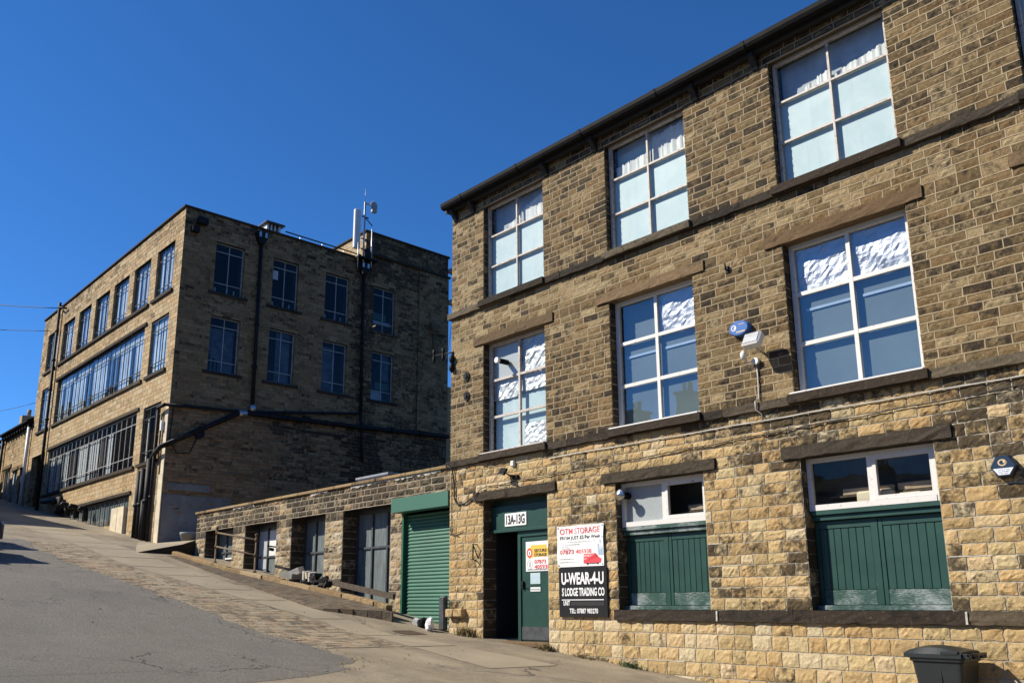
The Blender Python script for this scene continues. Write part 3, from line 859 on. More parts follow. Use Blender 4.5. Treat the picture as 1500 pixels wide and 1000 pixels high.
def foil_sheet(mb, x0, x1, z0, z1, y, amp=.03, n=15):
    nx, nz = n, max(4, int(n * (z1 - z0) / (x1 - x0)))
    U, V = np.meshgrid(np.linspace(x0, x1, nx + 1), np.linspace(z0, z1, nz + 1))
    k = rng.normal(size=(4, 2)) * 7; ph = rng.uniform(0, 6, 4)
    W = y + amp * .4 * sum(np.cos(k[i, 0] * U + k[i, 1] * V + ph[i]) for i in range(4)) / 2 + rng.normal(0, amp * .2, U.shape)
    W = np.maximum(W, y - amp * 1.1)
    P = np.stack([(U + rng.normal(0, .008, U.shape)).ravel(), W.ravel(), V.ravel()], 1)
    mb.add(P, [(j * (nx + 1) + i, j * (nx + 1) + i + 1, (j + 1) * (nx + 1) + i + 1, (j + 1) * (nx + 1) + i) for j in range(nz) for i in range(nx)])
def drape_sheet(mb, x0, x1, z0, z1, y, n=36, slant=0):
    xs_ = np.linspace(x0, x1, n + 1); w_ = y + .014 * np.sin(xs_ * 23 + 2.5 * np.sin(xs_ * 9) + rng.uniform(0, 6)) + rng.normal(0, .012, n + 1)
    top = z1 + slant * (xs_ - x0) / (x1 - x0) + rng.normal(0, .012, n + 1)
    P = [(x, w_[i], z0) for i, x in enumerate(xs_)] + [(x, w_[i] * .5 + y * .5, top[i]) for i, x in enumerate(xs_)]
    mb.add(P, [(i, i + 1, n + 2 + i, n + 1 + i) for i in range(n)], smooth=True)

def mill_window(i, floor):
    a, b = bays[i]; mid = (a + b) / 2
    if floor == 'top':
        z0, z1, y, bw, outer, fm = 7.935, 10.16, .13, .035, .045, 'frameold'
        zs = (z0 + (z1 - z0) * .36, z0 + (z1 - z0) * .68)
    else:
        z0, z1, y, bw, outer, fm = 4.575, 6.98, .17, .062, .07, 'frame'
        zs = (z0 + (z1 - z0) * .335, z0 + (z1 - z0) * .665)
        if i == 0: bw, outer, fm = .05, .055, 'frameold'
    mb = MB(); bars(mb, a + .015, b - .015, z0, z1, (mid,), zs, y, bw, .06, outer)
    if floor == 'mid': mb.bbox(a - .03, b + .03, y - .27, y - .021, 4.573, 4.605, .008)
    fr = mb.build('window', fm, mill)
    tall = MB()
    tall.quad((a + .03, y + .03, z0 + .03), (b - .03, y + .03, z0 + .03), (b - .03, y + .03, z1 - .02), (a + .03, y + .03, z1 - .02))
    tall.build('pane', 'glassblue' if floor == 'mid' and i else 'glass', fr)
    cols = [(a + .05, mid), (mid, b - .05)]; rows = [(z0 + .04, zs[0]), (zs[0], zs[1]), (zs[1], z1 - .03)]
    sheets = {}
    def put(kind): return sheets.setdefault(kind, MB())
    yb = y + .075
    if floor == 'top':
        put('litbackdrop').quad((a + .05, yb + .13, rows[2][0] - .3), (b - .05, yb + .13, rows[2][0] - .3), (b - .05, yb + .13, rows[2][1] + .1), (a + .05, yb + .13, rows[2][1] + .1))  # pale grey sheet imitates a lit ceiling behind the clear panes
        put('film').quad((a + .05, yb, rows[0][0]), (b - .05, yb, rows[0][0]), (b - .05, yb, rows[1][1]), (a + .05, yb, rows[1][1]))
        for c, (p, q) in enumerate(cols):
            if i == 1 or (i == 0 and c == 1): drape_sheet(put('drape'), p + .02, q - .02, rows[2][0], rows[2][0] + (.40 if i == 0 else (.30 + .3 * c)), yb + .06, slant=.2 if i == 0 else .05)
            else: drape_sheet(put('drape'), p + (.42 if c == 0 else .02), q - .02, rows[2][0], rows[2][0] + .16, yb + .06, slant=.14)
            if i == 1: put('film').quad((p + .02, yb + .11, rows[2][0]), (q, yb + .12, rows[2][0]), (q, yb + .12, rows[2][1] - .12), (p + .02, yb + .12, rows[2][1] - .12))
    else:
        if i == 0:
            put('frost').quad((cols[0][0], yb, rows[2][0]), (cols[0][1], yb, rows[2][0]), (cols[0][1], yb, rows[2][1]), (cols[0][0], yb, rows[2][1]))
            foil_sheet(put('foil'), cols[1][0], cols[1][1], rows[2][0], rows[2][1], yb)
            foil_sheet(put('foil'), cols[0][0], cols[0][1], rows[1][0] + .36, rows[1][1], yb); foil_sheet(put('foil'), cols[1][0], cols[1][1], rows[1][0] + .42, rows[1][1], yb)
            foil_sheet(put('foil'), cols[1][0] + .1, cols[1][1], rows[0][0], rows[0][0] + .5, yb)
            put('film').quad((a + .05, yb + .06, rows[0][0]), (b - .05, yb + .06, rows[0][0]), (b - .05, yb + .06, rows[1][1]), (a + .05, yb + .06, rows[1][1]))
        else:
            foil_sheet(put('foil'), cols[1][0], cols[1][1], rows[2][0], rows[2][1], yb)
            if i >= 2: foil_sheet(put('foil'), cols[0][0], cols[0][1], rows[2][0], rows[2][1], yb)
            else: put('blind').quad((cols[0][0], yb + .1, rows[2][0]), (cols[0][1], yb + .1, rows[2][0]), (cols[0][1], yb + .1, rows[2][1]), (cols[0][0], yb + .1, rows[2][1]))
            put('blind').quad((a + .05, yb + .03, rows[0][0]), (b - .05, yb + .03, rows[0][0]), (b - .05, yb + .03, rows[1][1]), (a + .05, yb + .03, rows[1][1]))
            lm = put('lamp_batten')
            for p, q in cols: lm.box(p + .12, q - .06, yb + .006, yb + .028, rows[1][0] + .52, rows[1][0] + .56)
    mm = {'litbackdrop': 'litbackdrop', 'film': 'film', 'drape': 'drape', 'foil': 'foil', 'frost': 'frost', 'blind': 'blindblue', 'lamp_batten': 'skyink'}
    nm = {'litbackdrop': 'lit_ceiling_sheet', 'film': 'window_film', 'drape': 'curtain', 'foil': 'foil_sheet', 'frost': 'frosted_sheet', 'blind': 'blind', 'lamp_batten': 'batten'}
    for k, m_ in sheets.items(): m_.build(nm[k], mm[k], fr)
for i in range(4):
    mill_window(i, 'top'); mill_window(i, 'mid')

def toplight(i):
    a, b = bays[i]; mid = (a + b) / 2
    mb = MB(); y = .16
    bars(mb, a + .015, b - .015, 2.86, 3.62, (mid,), (), y, .075, .06, .065)
    x0 = mid + .045
    mb.box(x0, b - .08, y - .015, y + .05, 2.945, 3.0); mb.box(x0, b - .08, y - .015, y + .05, 3.50, 3.555)
    mb.box(x0, x0 + .05, y - .015, y + .05, 3.0, 3.50); mb.box(b - .13, b - .08, y - .015, y + .05, 3.0, 3.50)
    fr = mb.build('top_light', 'frame', mill)
    g = MB(); g.quad((a + .05, y + .03, 2.9), (b - .05, y + .03, 2.9), (b - .05, y + .03, 3.58), (a + .05, y + .03, 3.58)); g.build('pane', 'glasslow', fr)
    if i == 1:
        q = MB(); q.quad((a + .06, y + .06, 2.92), (mid, y + .06, 2.92), (mid, y + .06, 3.58), (a + .06, y + .06, 3.58)); q.build('frosted_sheet', 'frost', fr)
    s = MB(); xs0 = mid if i == 1 else a + .1
    s.box(xs0 + .1, b - .1, .40, .75, 3.045, 3.07)
    s.build('shelf', 'timber', fr)
    s = MB(); s.bbox(xs0 + .3, b - .75 if i != 1 else b - .3, .42, .6, 3.072, 3.17, .01)
    if i != 1: s.bbox(b - .70, b - .12, .42, .6, 3.072, 3.18, .01)
    s.build('parcel', 'ply', fr)
    if i == 2:
        s = MB(); s.bbox(mid - .30, mid + .22, .30, .48, 2.90, 3.10, .03); s.bbox(mid + .3, b - .35, .3, .46, 2.88, 3.03, .02); s.build('plastic_tub', 'cream', fr)
    bk = MB(); bk.quad((a - 1, .8, 2.6), (b + .2, .8, 2.6), (b + .2, .8, 3.9), (a - 1, .8, 3.9)); bk.build('backdrop_wall', 'storewall', fr)
    # green beam under the light, boarded doors below
    mb = MB(); mb.bbox(a + .015, b - .015, .13, .3, 2.79, 2.858, .008); mb.bbox(a + .015, b - .015, .17, .3, 2.715, 2.788, .006)
    mb.build('transom_rail', 'greenworn' if i == 1 else 'green', mill)
    mb = MB(); mb.bbox(a + .01, b - .01, .14, .3, 1.462, 1.53, .006)
    mb.build('threshold', 'greenworn', mill)
    for c, (p, q) in enumerate(((a + .02, mid - .004), (mid + .004, b - .02))):
        y = .235; st = .10
        d = MB()
        d.bbox(p, p + st * .6, y, y + .05, 1.535, 2.71, .004); d.bbox(q - st, q, y, y + .05, 1.535, 2.71, .004) if c == 0 else d.bbox(q - st * .6, q, y, y + .05, 1.535, 2.71, .004)
        d.bbox(p + st * .6 + .002, q - st * .6 - .002, y + .001, y + .05, 2.60, 2.709, .004)
        n = 7; xa = np.linspace(p + st * .6, q - (st if c == 0 else st * .6), n + 1)
        for k in range(n): d.bbox(xa[k] + .001, xa[k + 1] - .001, y + .012, y + .045, 1.74, 2.598, .007)
        dr = d.build('boarded_door', 'green', mill)
        rl = MB(); rl.bbox(p + st * .6 + .002, q - (st if c == 0 else st * .6) - .002, y + .004, y + .05, 1.537, 1.738, .004); rl.build('kick_rail', 'greenworn', dr)
for i in (1, 2, 3): toplight(i)

# entrance door bay
a, b = bays[0]
mb = MB(); mb.bbox(a + .02, b - .02, .20, .30, 3.03, 3.50, .006); mb.box(a + .02, b - .02, .28, .34, 3.5, 3.63)
mb.bbox(a + .02, b - .02, .16, .30, 2.965, 3.028, .006)
mb.build('door_header', 'green', mill)
mb = MB(); mb.box(-12.66, -12.58, .22, .32, .86, 2.963); mb.bbox(b - .08, b - .01, .22, .32, .86, 2.963, .004)
mb.box(-12.58, b - .08, .22, .32, 2.86, 2.963)
mb.build('door_frame', 'green', mill)
mb = MB(); mb.bbox(-12.578, b - .082, .245, .29, .88, 2.858, .005)
leaf = mb.build('door_leaf', 'green', mill)
mb = MB(); mb.box(-12.57, b - .09, .235, .2449, .9, 1.14); mb.build('kick_plate', 'steeldark', leaf)
mb = MB(); mb.bbox(-12.55, -12.50, .20, .245, 1.85, 2.0, .006); mb.tube([(-12.525, .2, 1.94), (-12.525, .17, 1.94), (-12.45, .165, 1.93)], .011, 6); mb.build('handle', 'iron', leaf)
mb = MB(); mb.box(-13.43, -12.66, .30, 3.0, .84, .88); mb.box(-13.44, -13.40, .34, 1.3, .88, 2.96); mb.box(-12.64, -12.6, .9, 1.9, .88, 2.96)
mb.build('passage', 'dark', mill)
mb = MB(); mb.bbox(a, b, -.04, .32, .78, .87, .015); mb.build('doorstep', 'lintel', mill)

# ------------------------------------------------------------------ signs on the near mill
Uv, Vv, Nv = (1, 0, 0), (0, 0, 1), (0, -1, 0)
def lettering(parent, mat_, items, depth=.003):
    for (body, x, y, z, wd, ht, *bold) in items:
        mb = MB()
        X, F = text(body, (x, y, z), Uv, Vv, Nv, wd, ht, depth, bold[0] if bold else 0)
        mb.add(X, F); mb.build('lettering', mat_, parent)
# 13A-13G
mb = MB(); mb.bbox(-13.00, -12.37, .185, .199, 3.08, 3.34, .003)
s = mb.build('number_plate', 'white', base=(-12.7, .19, 3.08), label='white number plate 13A-13G on the green beam above the open doorway', category='sign')
lettering(s, 'ink', [('13A-13G', -12.955, .184, 3.115, .54, .19, .03)])
# door notices
mb = MB(); mb.box(-12.44, b - .09, .232, .243, 2.18, 2.75)
s = mb.build('door_poster', 'white', base=(-12.2, .24, 2.18), label='white and yellow storage poster with a padlock emblem on the green door', category='poster')
mb = MB()
disc(mb, (-12.33, .231, 2.53), Uv, Vv, Nv, .085, .105, .002, 20); mb.bbox(-12.33, -11.80, .2295, .2315, 2.45, 2.61, .0006); mb.bbox(-12.30, -11.86, .2296, .2314, 2.605, 2.68, .0006)
mb.build('yellow_panel', 'yellow', s)
mb = MB(); disc(mb, (-12.33, .2287, 2.53), Uv, Vv, Nv, .075, .09, .002, 20, inner=.62); mb.build('red_ring', 'red', s)
mb = MB(); disc(mb, (-12.33, .2287, 2.53), Uv, Vv, Nv, .046, .055, .002, 16); mb.build('white_disc', 'white', s)
mb = MB(); disc(mb, (-12.33, .2265, 2.535), Uv, Vv, Nv, .014, .017, .002, 10); mb.box(-12.337, -12.323, .2245, .2265, 2.495, 2.53); mb.build('keyhole', 'ink', s)
mb = MB(); disc(mb, (-12.33, .231, 2.31), Uv, Vv, Nv, .075, .09, .002, 20, inner=.9); mb.box(-12.35, -12.31, .229, .231, 2.26, 2.36); mb.build('phone_icon', 'greyink', s)
lettering(s, 'ink', [('SECURE', -12.2, .2285, 2.54, .34, .06, .02), ('STORAGE', -12.2, .2285, 2.46, .34, .06, .02), ('WWW.OTMSTORAGE.CO.UK', -12.4, .231, 2.20, .66, .022)])
lettering(s, 'red', [('07873', -12.2, .231, 2.32, .32, .075, .02), ('405938', -12.2, .231, 2.225, .42, .075, .02)])
mb = MB(); mb.box(-12.32, -12.05, .234, .2445, 1.94, 2.15)
s = mb.build('paper_notice', 'film', base=(-12.2, .24, 1.94), label='pale blue laminated notice below the storage poster on the green door', category='notice')
mb = MB(); mb.box(-12.29, -12.08, .2325, .2339, 2.05, 2.10); mb.box(-12.25, -12.12, .2325, .2339, 1.98, 2.01); mb.build('print', 'skyink', s)
mb = MB(); mb.box(-12.32, -12.05, .234, .2445, 1.80, 1.88)
s = mb.build('paper_notice', 'offwhite', base=(-12.2, .24, 1.80), label='narrow cream strip notice, lowest of the papers on the green door', category='notice')
lettering(s, 'greyink', [('PLEASE CLOSE DOOR', -12.3, .2335, 1.825, .23, .025)])

# OTM banner (slightly rippled cloth)
nx, nz = 16, 12
bx0, bx1, bz0, bz1 = -11.30, -10.17, 2.215, 2.95
ban_y = lambda x, z: -.042 - .012 * math.sin((x - bx0) * 6 + (z - bz0) * 4) - .008 * math.sin((z - bz0) * 11 - (x - bx0) * 9)
mb = MB(); P = []
for k in (0, 1):
    for j in range(nz + 1):
        for i in range(nx + 1):
            x = bx0 + (bx1 - bx0) * i / nx; z = bz0 + (bz1 - bz0) * j / nz
            P.append((x, ban_y(x, z) + .004 * k, z))
nn = nx + 1; B0 = (nx + 1) * (nz + 1)
fs = [(j * nn + i, j * nn + i + 1, (j + 1) * nn + i + 1, (j + 1) * nn + i) for j in range(nz) for i in range(nx)]
mb.add(P, fs + [tuple(B0 + q for q in f_[::-1]) for f_ in fs], smooth=True)
s = mb.build('storage_banner', 'white', base=(-10.7, -.04, 2.2), label='creased white vinyl banner reading OTM STORAGE beside the doorway', category='banner')
def on_banner(X, lift):
    X = np.array(X)
    for q in X: q[1] = ban_y(q[0], q[2]) - lift + (q[1]) 
    return X
def banner_text(mat_, items):
    for (body, x, z, wd, ht, bold) in items:
        mb = MB(); X, F = text(body, (x, 0, z), Uv, Vv, Nv, wd, ht, .002, bold); mb.add(on_banner(X, .002), F)
        mb.build('lettering', mat_, s)
banner_text('red', [('OTM STORAGE', -11.23, 2.80, .98, .105, .004), ('07873 405938', -11.22, 2.445, .76, .075, .012)])
banner_text('ink', [('FROM JUST £5 Per Week', -11.23, 2.685, 1.0, .08, .01)])
banner_text('greyink', [('No contracts, low cost, secure self storage', -11.15, 2.645, .8, .022, 0), ('Dry, clean and alarmed units', -11.18, 2.60, .42, .022, 0), ('Easy access', -11.18, 2.565, .16, .02, 0), ('24 hour CCTV', -11.18, 2.53, .2, .02, 0), ('www.otmstorage.co.uk', -11.24, 2.345, .36, .022, 0), ('enquiries@otmstorage.co.uk', -11.24, 2.29, .48, .022, 0)])
mb = MB(); q = [(-10.66, 2.27), (-10.24, 2.27), (-10.23, 2.34), (-10.30, 2.37), (-10.36, 2.435), (-10.66, 2.435)]
mb.prism(q, 'y', -.0005, 0.0); mb.v[-1] = on_banner(mb.v[-1], .0025); mb.build('van_picture', 'red', s)
mb = MB()
for wx in (-10.57, -10.33):
    disc(mb, (wx, 0, 2.268), Uv, Vv, Nv, .027, .027, .0005, 12)
mb.prism([(-10.345, 2.37), (-10.31, 2.37), (-10.355, 2.42), (-10.362, 2.42)], 'y', -.0004, 0); mb.v = [on_banner(v_, .004) for v_ in mb.v]; mb.build('van_wheels', 'ink', s)
mb = MB(); X, F = text('STORAGE', (-10.64, 0, 2.38), Uv, Vv, Nv, .24, .035, .001, .02); mb.add(on_banner(X, .004), F); X, F = text('07873 405938', (-10.64, 0, 2.33), Uv, Vv, Nv, .26, .025, .001, .01); mb.add(on_banner(X, .004), F); mb.build('lettering', 'white', s)
mb = MB()
for k, (xa, h) in enumerate(((-10.30, .20), (-10.255, .26), (-10.215, .33))): mb.box(xa, xa + .035, -.0005, 0, 2.40, 2.40 + h)
mb.v = [on_banner(v_, .0022) for v_ in mb.v]; mb.build('skyline_picture', 'skyink', s)
mb = MB()
for x in (bx0 + .03, bx1 - .03):
    for z in (bz0 + .03, bz1 - .03): disc(mb, (x, ban_y(x, z) - .003, z), Uv, Vv, Nv, .012, .012, .003, 10)
mb.build('eyelet', 'iron', s)

# black company board
mb = MB(); mb.bbox(-11.28, -10.12, -.045, -.020, 1.335, 2.20, .003)
s = mb.build('company_sign', 'signblack', base=(-10.7, -.03, 1.33), label='black board lettered U-WEAR-4-U below the white storage banner', category='sign')
lettering(s, 'white', [('U-WEAR-4-U', -11.21, -.046, 1.90, 1.02, .215, .035), ('S LODGE TRADING CO', -11.20, -.046, 1.70, 1.02, .145, .03), ('UNIT', -11.17, -.046, 1.535, .16, .085, .025), ('TEL: 07887 983270', -11.02, -.046, 1.40, .68, .085, .02)])
mb = MB(); mb.box(-11.21, -10.2, -.0485, -.0455, 1.628, 1.642); mb.build('ruled_line', 'white', s)
mb = MB(); mb.box(-10.98, -10.2, -.0470, -.0455, 1.535, 1.605); mb.build('blanking_strip', 'ink', s)

# alarm boxes
def alarm(cx, cz, rw, rh, shape, mats_, label):
    mb = MB()
    a_ = [(R(60 * k + (0 if shape == 'hex' else 30))) for k in range(6)] if shape == 'hex' else [2 * math.pi * k / 24 for k in range(24)]
    ring = lambda k, y: [(cx + rw * k * math.cos(t), y, cz + rh * k * math.sin(t)) for t in a_]
    n = len(a_)
    P = ring(1, -.002) + ring(1, -.085) + ring(.9, -.11)
    mb.add(P, [(k * n + i, k * n + (i + 1) % n, (k + 1) * n + (i + 1) % n, (k + 1) * n + i) for k in range(2) for i in range(n)] + [tuple(range(2 * n, 3 * n))])
    return mb.build('alarm_box', mats_, base=(cx, 0, cz - rh), label=label, category='alarm')
al1 = alarm(-7.16, 5.80, .185, .125, 'oval', 'blueplastic', 'blue oval burglar alarm box above the floodlight between the middle windows')
mb = MB(); disc(mb, (-7.24, -.1105, 5.81), Uv, Vv, Nv, .048, .048, .002, 20, inner=.68); disc(mb, (-7.22, -.1125, 5.805), Uv, Vv, Nv, .02, .02, .002, 12); mb.build('emblem', 'offwhite', al1)
mb = MB(); mb.box(-7.2, -7.04, -.1125, -.1105, 5.725, 5.745); mb.box(-7.15, -7.05, -.1125, -.1105, 5.85, 5.86); mb.build('print', 'gold', al1)
al2 = alarm(-3.62, 3.18, .155, .15, 'hex', 'navy', 'navy hexagonal alarm box with a white panel beside the right-hand ground floor window')
mb = MB(); mb.prism([(-3.735, 3.155), (-3.505, 3.155), (-3.56, 3.075), (-3.68, 3.075)], 'y', -.113, -.1105); pan = mb.build('white_panel', 'white', al2)
mb = MB()
for (bd_, z, h, x0, x1) in (('CARLTON', 3.132, .014, -3.70, -3.54), ('ALARMS', 3.11, .014, -3.69, -3.55), ('01484 540000', 3.088, .012, -3.675, -3.565)):
    X, F = text(bd_, (x0, -.1133, z), Uv, Vv, Nv, x1 - x0, h, .001, .01); mb.add(X, F)
mb.build('lettering', 'blueplastic', pan)
mb = MB(); disc(mb, (-3.625, -.1105, 3.225), Uv, Vv, Nv, .05, .042, .002, 20, inner=.66); mb.box(-3.61, -3.57, -.1125, -.1105, 3.215, 3.23); disc(mb, (-3.6, -.1125, 3.235), Uv, Vv, Nv, .018, .016, .002, 12); mb.build('emblem', 'gold', al2)

# floodlight with camera and conduit, middle floor
fl = thing('floodlight', (-6.78, 0, 5.3), 'large square grey floodlight on the wall below the blue oval alarm box', 'floodlight')
mb = MB(); c = Vector((-6.80, -.30, 5.47))
rot = Matrix.Rotation(R(-32), 3, 'X')
def obox(mb, c, rot, sx, sy, sz, bv=.008):
    t = MB(); t.bbox(-sx / 2, sx / 2, -sy / 2, sy / 2, -sz / 2, sz / 2, bv)
    for v_, f_ in ((t.v[0], t.f),):
        mb.add([c + rot @ Vector(p) for p in v_], f_)
obox(mb, c, rot, .30, .13, .25, .02); mb.build('lamp_housing', 'offwhite', fl)
mb = MB(); obox(mb, c + rot @ Vector((0, -.069, 0)), rot, .25, .012, .2, .003); mb.build('lamp_glass', 'galv', fl)
mb = MB(); mb.tube([(-6.80, 0, 5.33), (-6.80, -.12, 5.33), (-6.80, -.25, 5.40)], .018, 8); mb.build('bracket', 'galv', fl)
pir = thing('security_sensor', (-6.98, 0, 5.3), 'small white domed movement sensor on a round box left of the large floodlight', 'sensor')
mb = MB(); mb.tube([(-6.93, 0, 5.22), (-6.93, -.07, 5.22)], .055, 14); mb.build('junction_box', 'offwhite', pir)
mb = MB(); mb.tube([(-6.96, -.04, 5.22), (-7.03, -.10, 5.20), (-7.07, -.15, 5.27)], .014, 6); mb.build('arm', 'offwhite', pir)
mb = MB(); mb.tube([(-7.07, -.15, 5.25), (-7.07, -.16, 5.30), (-7.07, -.165, 5.36), (-7.07, -.165, 5.39)], [.03, .05, .045, .015], 12); mb.build('sensor_head', 'offwhite', pir)
mb = MB(); mb.tube([(-6.93, -.03, 5.17), (-6.92, -.028, 4.95), (-6.93, -.03, 4.62), (-6.95, -.11, 4.57), (-6.95, -.11, 4.45), (-6.90, -.03, 4.38), (-6.89, -.03, 4.28)], .012, 6)
mb.build('conduit', 'whitecable', base=(-6.93, 0, 4.3), label='white cable dropping from the floodlight over the dark string course', category='cable')
# small LED floodlight over the doorway
fl2 = thing('floodlight', (-12.5, 0, 4.0), 'small black floodlight above the stone lintel of the open doorway', 'floodlight')
mb = MB(); obox(mb, Vector((-12.66, -.17, 4.13)), Matrix.Rotation(R(-28), 3, 'X') @ Matrix.Rotation(R(12), 3, 'Y'), .20, .05, .15, .008); mb.build('lamp_housing', 'black', fl2)
mb = MB(); obox(mb, Vector((-12.66, -.196, 4.117)), Matrix.Rotation(R(-28), 3, 'X') @ Matrix.Rotation(R(12), 3, 'Y'), .16, .006, .11, .002); mb.build('lamp_glass', 'steelframe', fl2)
mb = MB(); mb.tube([(-12.62, -.14, 4.10), (-12.52, -.08, 4.03), (-12.45, 0, 4.02)], .014, 6); mb.bbox(-12.52, -12.36, -.05, 0, 3.97, 4.05, .008); mb.build('bracket', 'black', fl2)
mb = MB(); mb.bbox(-12.56, -12.46, -.07, 0, 4.23, 4.34, .012)
mb.build('junction_box', 'offwhite', base=(-12.5, 0, 4.2), label='small white junction box above the doorway floodlight', category='junction box')
# boiler flues through window panes
def flue(x, z, y0, L, rad, label, cone=True):
    t = thing('flue_pipe', (x, y0, z), label, 'flue')
    mb = MB(); mb.tube([(x, y0, z), (x, y0 - L, z)], rad * .82, 16); mb.build('pipe', 'black', t)
    mb = MB()
    if cone: mb.tube([(x, y0 - L + .02, z), (x, y0 - L - .01, z), (x, y0 - L - .035, z), (x, y0 - L - .06, z)], [rad * 1.25, rad * 1.25, rad * .75, .006], 22, smooth=False)
    else: mb.tube([(x, y0 - L, z), (x, y0 - L - .06, z)], rad * .9, 16)
    mb.build('cowl', 'copper' if cone else 'offwhite', t)
flue(-9.77, 3.405, .20, .24, .075, 'steel flue with a conical cowl poking out of the frosted top light')
flue(-12.92, 6.50, .21, .26, .068, 'black flue with a pale end cap in the left middle window', False)

# cables along the facade
mb = MB(); mb.tube([(-14.5, -.12, 4.47), (-14.42, -.05, 4.38), (-14.36, -.035, 4.1), (-14.35, -.035, 3.75), (-14.26, -.035, 3.62), (-14.0, -.035, 3.62), (-13.8, -.04, 3.70), (-13.68, -.08, 3.72), (-13.6, -.08, 3.62), (-13.45, -.03, 3.58)], .016, 6)
mb.build('cable', 'cable', base=(-14.4, 0, 3.6), label='thick black cable looping down the left corner to the doorway lintel', category='cable')
mb = MB(); pts = [(-13.62, -.07, 3.72), (-13.5, -.06, 3.86)]
for x in np.arange(-13.3, -1, .5): pts.append((x, -.035, 3.9 + .045 * (x + 13.3) * .55 + .015 * math.sin(x * 5)))
pts = [(p[0], p[1], min(p[2], 4.2)) for p in pts]
mb.tube(pts, .009, 5); mb.build('cable', 'cable', base=(-8, 0, 3.9), label='thin grey cable strung along the stone between ground and middle floors', category='cable')
mb = MB(); pts = [(x, -.03, 4.27 + .006 * math.sin(x * 4)) for x in np.arange(-11.5, 2.4, .5)]
mb.tube(pts, .011, 5); mb.build('conduit', 'whitecable', base=(-5, 0, 4.2), label='long white cable running just under the lower dark string course', category='cable')
mb = MB(); mb.tube([(-14.46, -.03, 4.3), (-14.46, -.03, 3.0), (-14.2, -.03, 2.95)], .008, 5); mb.tube([(-14.46, -.03, 3.0), (-14.05, -.03, 3.05)], .006, 5)
mb.build('cable', 'cable', base=(-14.46, 0, 3.0), label='thin cable down the stone corner beside the roller shutter', category='cable')

# insulator bracket on the corner
ib = thing('insulator_bracket', (-14.55, 0, 6.7), 'black iron bracket with insulators projecting from the left corner of the near mill', 'bracket')
mb = MB(); mb.tube([(-14.45, -.02, 7.02), (-14.55, -.04, 7.02), (-15.0, -.16, 7.02)], .016, 6); mb.tube([(-14.48, -.03, 7.0), (-14.48, -.04, 6.55)], .022, 6); mb.build('arm', 'iron', ib)
for x, y, z in ((-14.98, -.155, 7.02), (-14.73, -.09, 7.02)):
    mb = MB(); mb.tube([(x, y, z - .17), (x, y, z - .15), (x, y, z - .04), (x, y, z), (x, y, z + .04), (x, y, z + .13), (x, y, z + .15)], [.015, .035, .035, .02, .035, .035, .015], 10); mb.build('insulator', 'iron', ib)
for z in (6.86, 6.66):
    mb = MB(); mb.tube([(-14.47, -.05, z - .09), (-14.47, -.05, z - .05), (-14.47, -.05, z + .05), (-14.47, -.05, z + .09)], [.03, .06, .06, .03], 10); mb.build('insulator', 'iron', ib)

# ------------------------------------------------------------------ garages
gar = thing('garage_block', (-21, 3, 2.5), 'low stone garage row with four grey doors and a green roller shutter', 'building')
GX0, GX1, GY = -28.32, -14.565, .27
ops = [(-27.56, -25.55), (-24.73, -22.76), (-21.90, -20.12), (-19.24, -17.13)]
gh = [(p, q, -1, 3.91) for p, q in ops] + [(-16.66, -14.57, -1, 3.667)]
GA = Plane((0, GY, 0), (1, 0, 0), (0, -1, 0))
mb = MB()
gs = lambda x, z: (.6 if z > 3.6 else .12)
masonry(mb, GA, GX0, GX1, [(.4, 1.7, .2), (1.7, 3.91, .17), (3.91, 4.496, .142)], gh, (.24, .5), .020, .019, .07, 3, gs, 0, 1, -.012, lambda x, z: -.22 if z > 3.91 else .15, .009, .004)
for (p, q) in ops + [(-16.66, -14.57)]:
    for O, Nn in (((p, GY, 0), (1, 0, 0)), ((q, GY, 0), (-1, 0, 0))):
        if q > -14.6 and Nn[0] < 0: continue
        masonry(mb, Plane(O, (0, 1, 0), Nn), .014, .55, [(.6, 3.91, .18)], [], (.5, .6), .015, .015, .12, 2, lambda x, z: .8, 0, 1, -.006)
mb.build('wall', ['stone_shed', 'mortar_shed'], gar)
mb = MB()
mb.quad((GX0, GY + .02, .5), (GX0, GY + .02, 4.496), (GX0, 9, 4.496), (GX0, 9, .5)); mb.build('end_wall', 'stone_shed', gar)
mb = MB(); x = GX0 - .06
while x < GX1:
    x1 = min(x + random.uniform(.7, 1.3), GX1); mb.bbox(x + .004, x1 - .004, GY - .07, GY + .3, 4.496, 4.573, .012, 0, (random.random(), random.random() * .5, random.random(), 1)); x = x1
mb.build('coping', 'kerbstone', gar)
for (p, q) in ((-25.6, -24.2), (-20.9, -20.0), (-18.9, -15.2)):
    mb = MB(); n_ = int((q - p) / .09); xs_ = np.linspace(p, q, n_ + 1); dr_ = .03 + .05 * rng.random(n_ + 1) ** 2
    P = np.concatenate([np.stack([xs_, np.full(n_ + 1, 4.494), np.full(n_ + 1, .034)], 1), np.stack([xs_, 4.494 - dr_, np.full(n_ + 1, .026)], 1)])
    mb.add(GA(P), [(i, n_ + 1 + i, n_ + 2 + i, i + 1) for i in range(n_)]); mb.build('lime_streak', 'whitemortar', gar)
mb = MB(); mb.box(GX0, GX1, GY + .3, 9, 4.3, 4.45); mb.build('roof', 'lead', gar)
mb = MB()
for p, q in ops: mb.box(p - .05, q + .05, GY + .03, GY + .9, 3.915, 4.1)
mb.build('lintel', 'soffit', gar)
mb = MB(); mb.box(GX0 + .1, GX1, 3.5, 3.6, .6, 4.2); mb.build('back_wall', 'dark', gar)
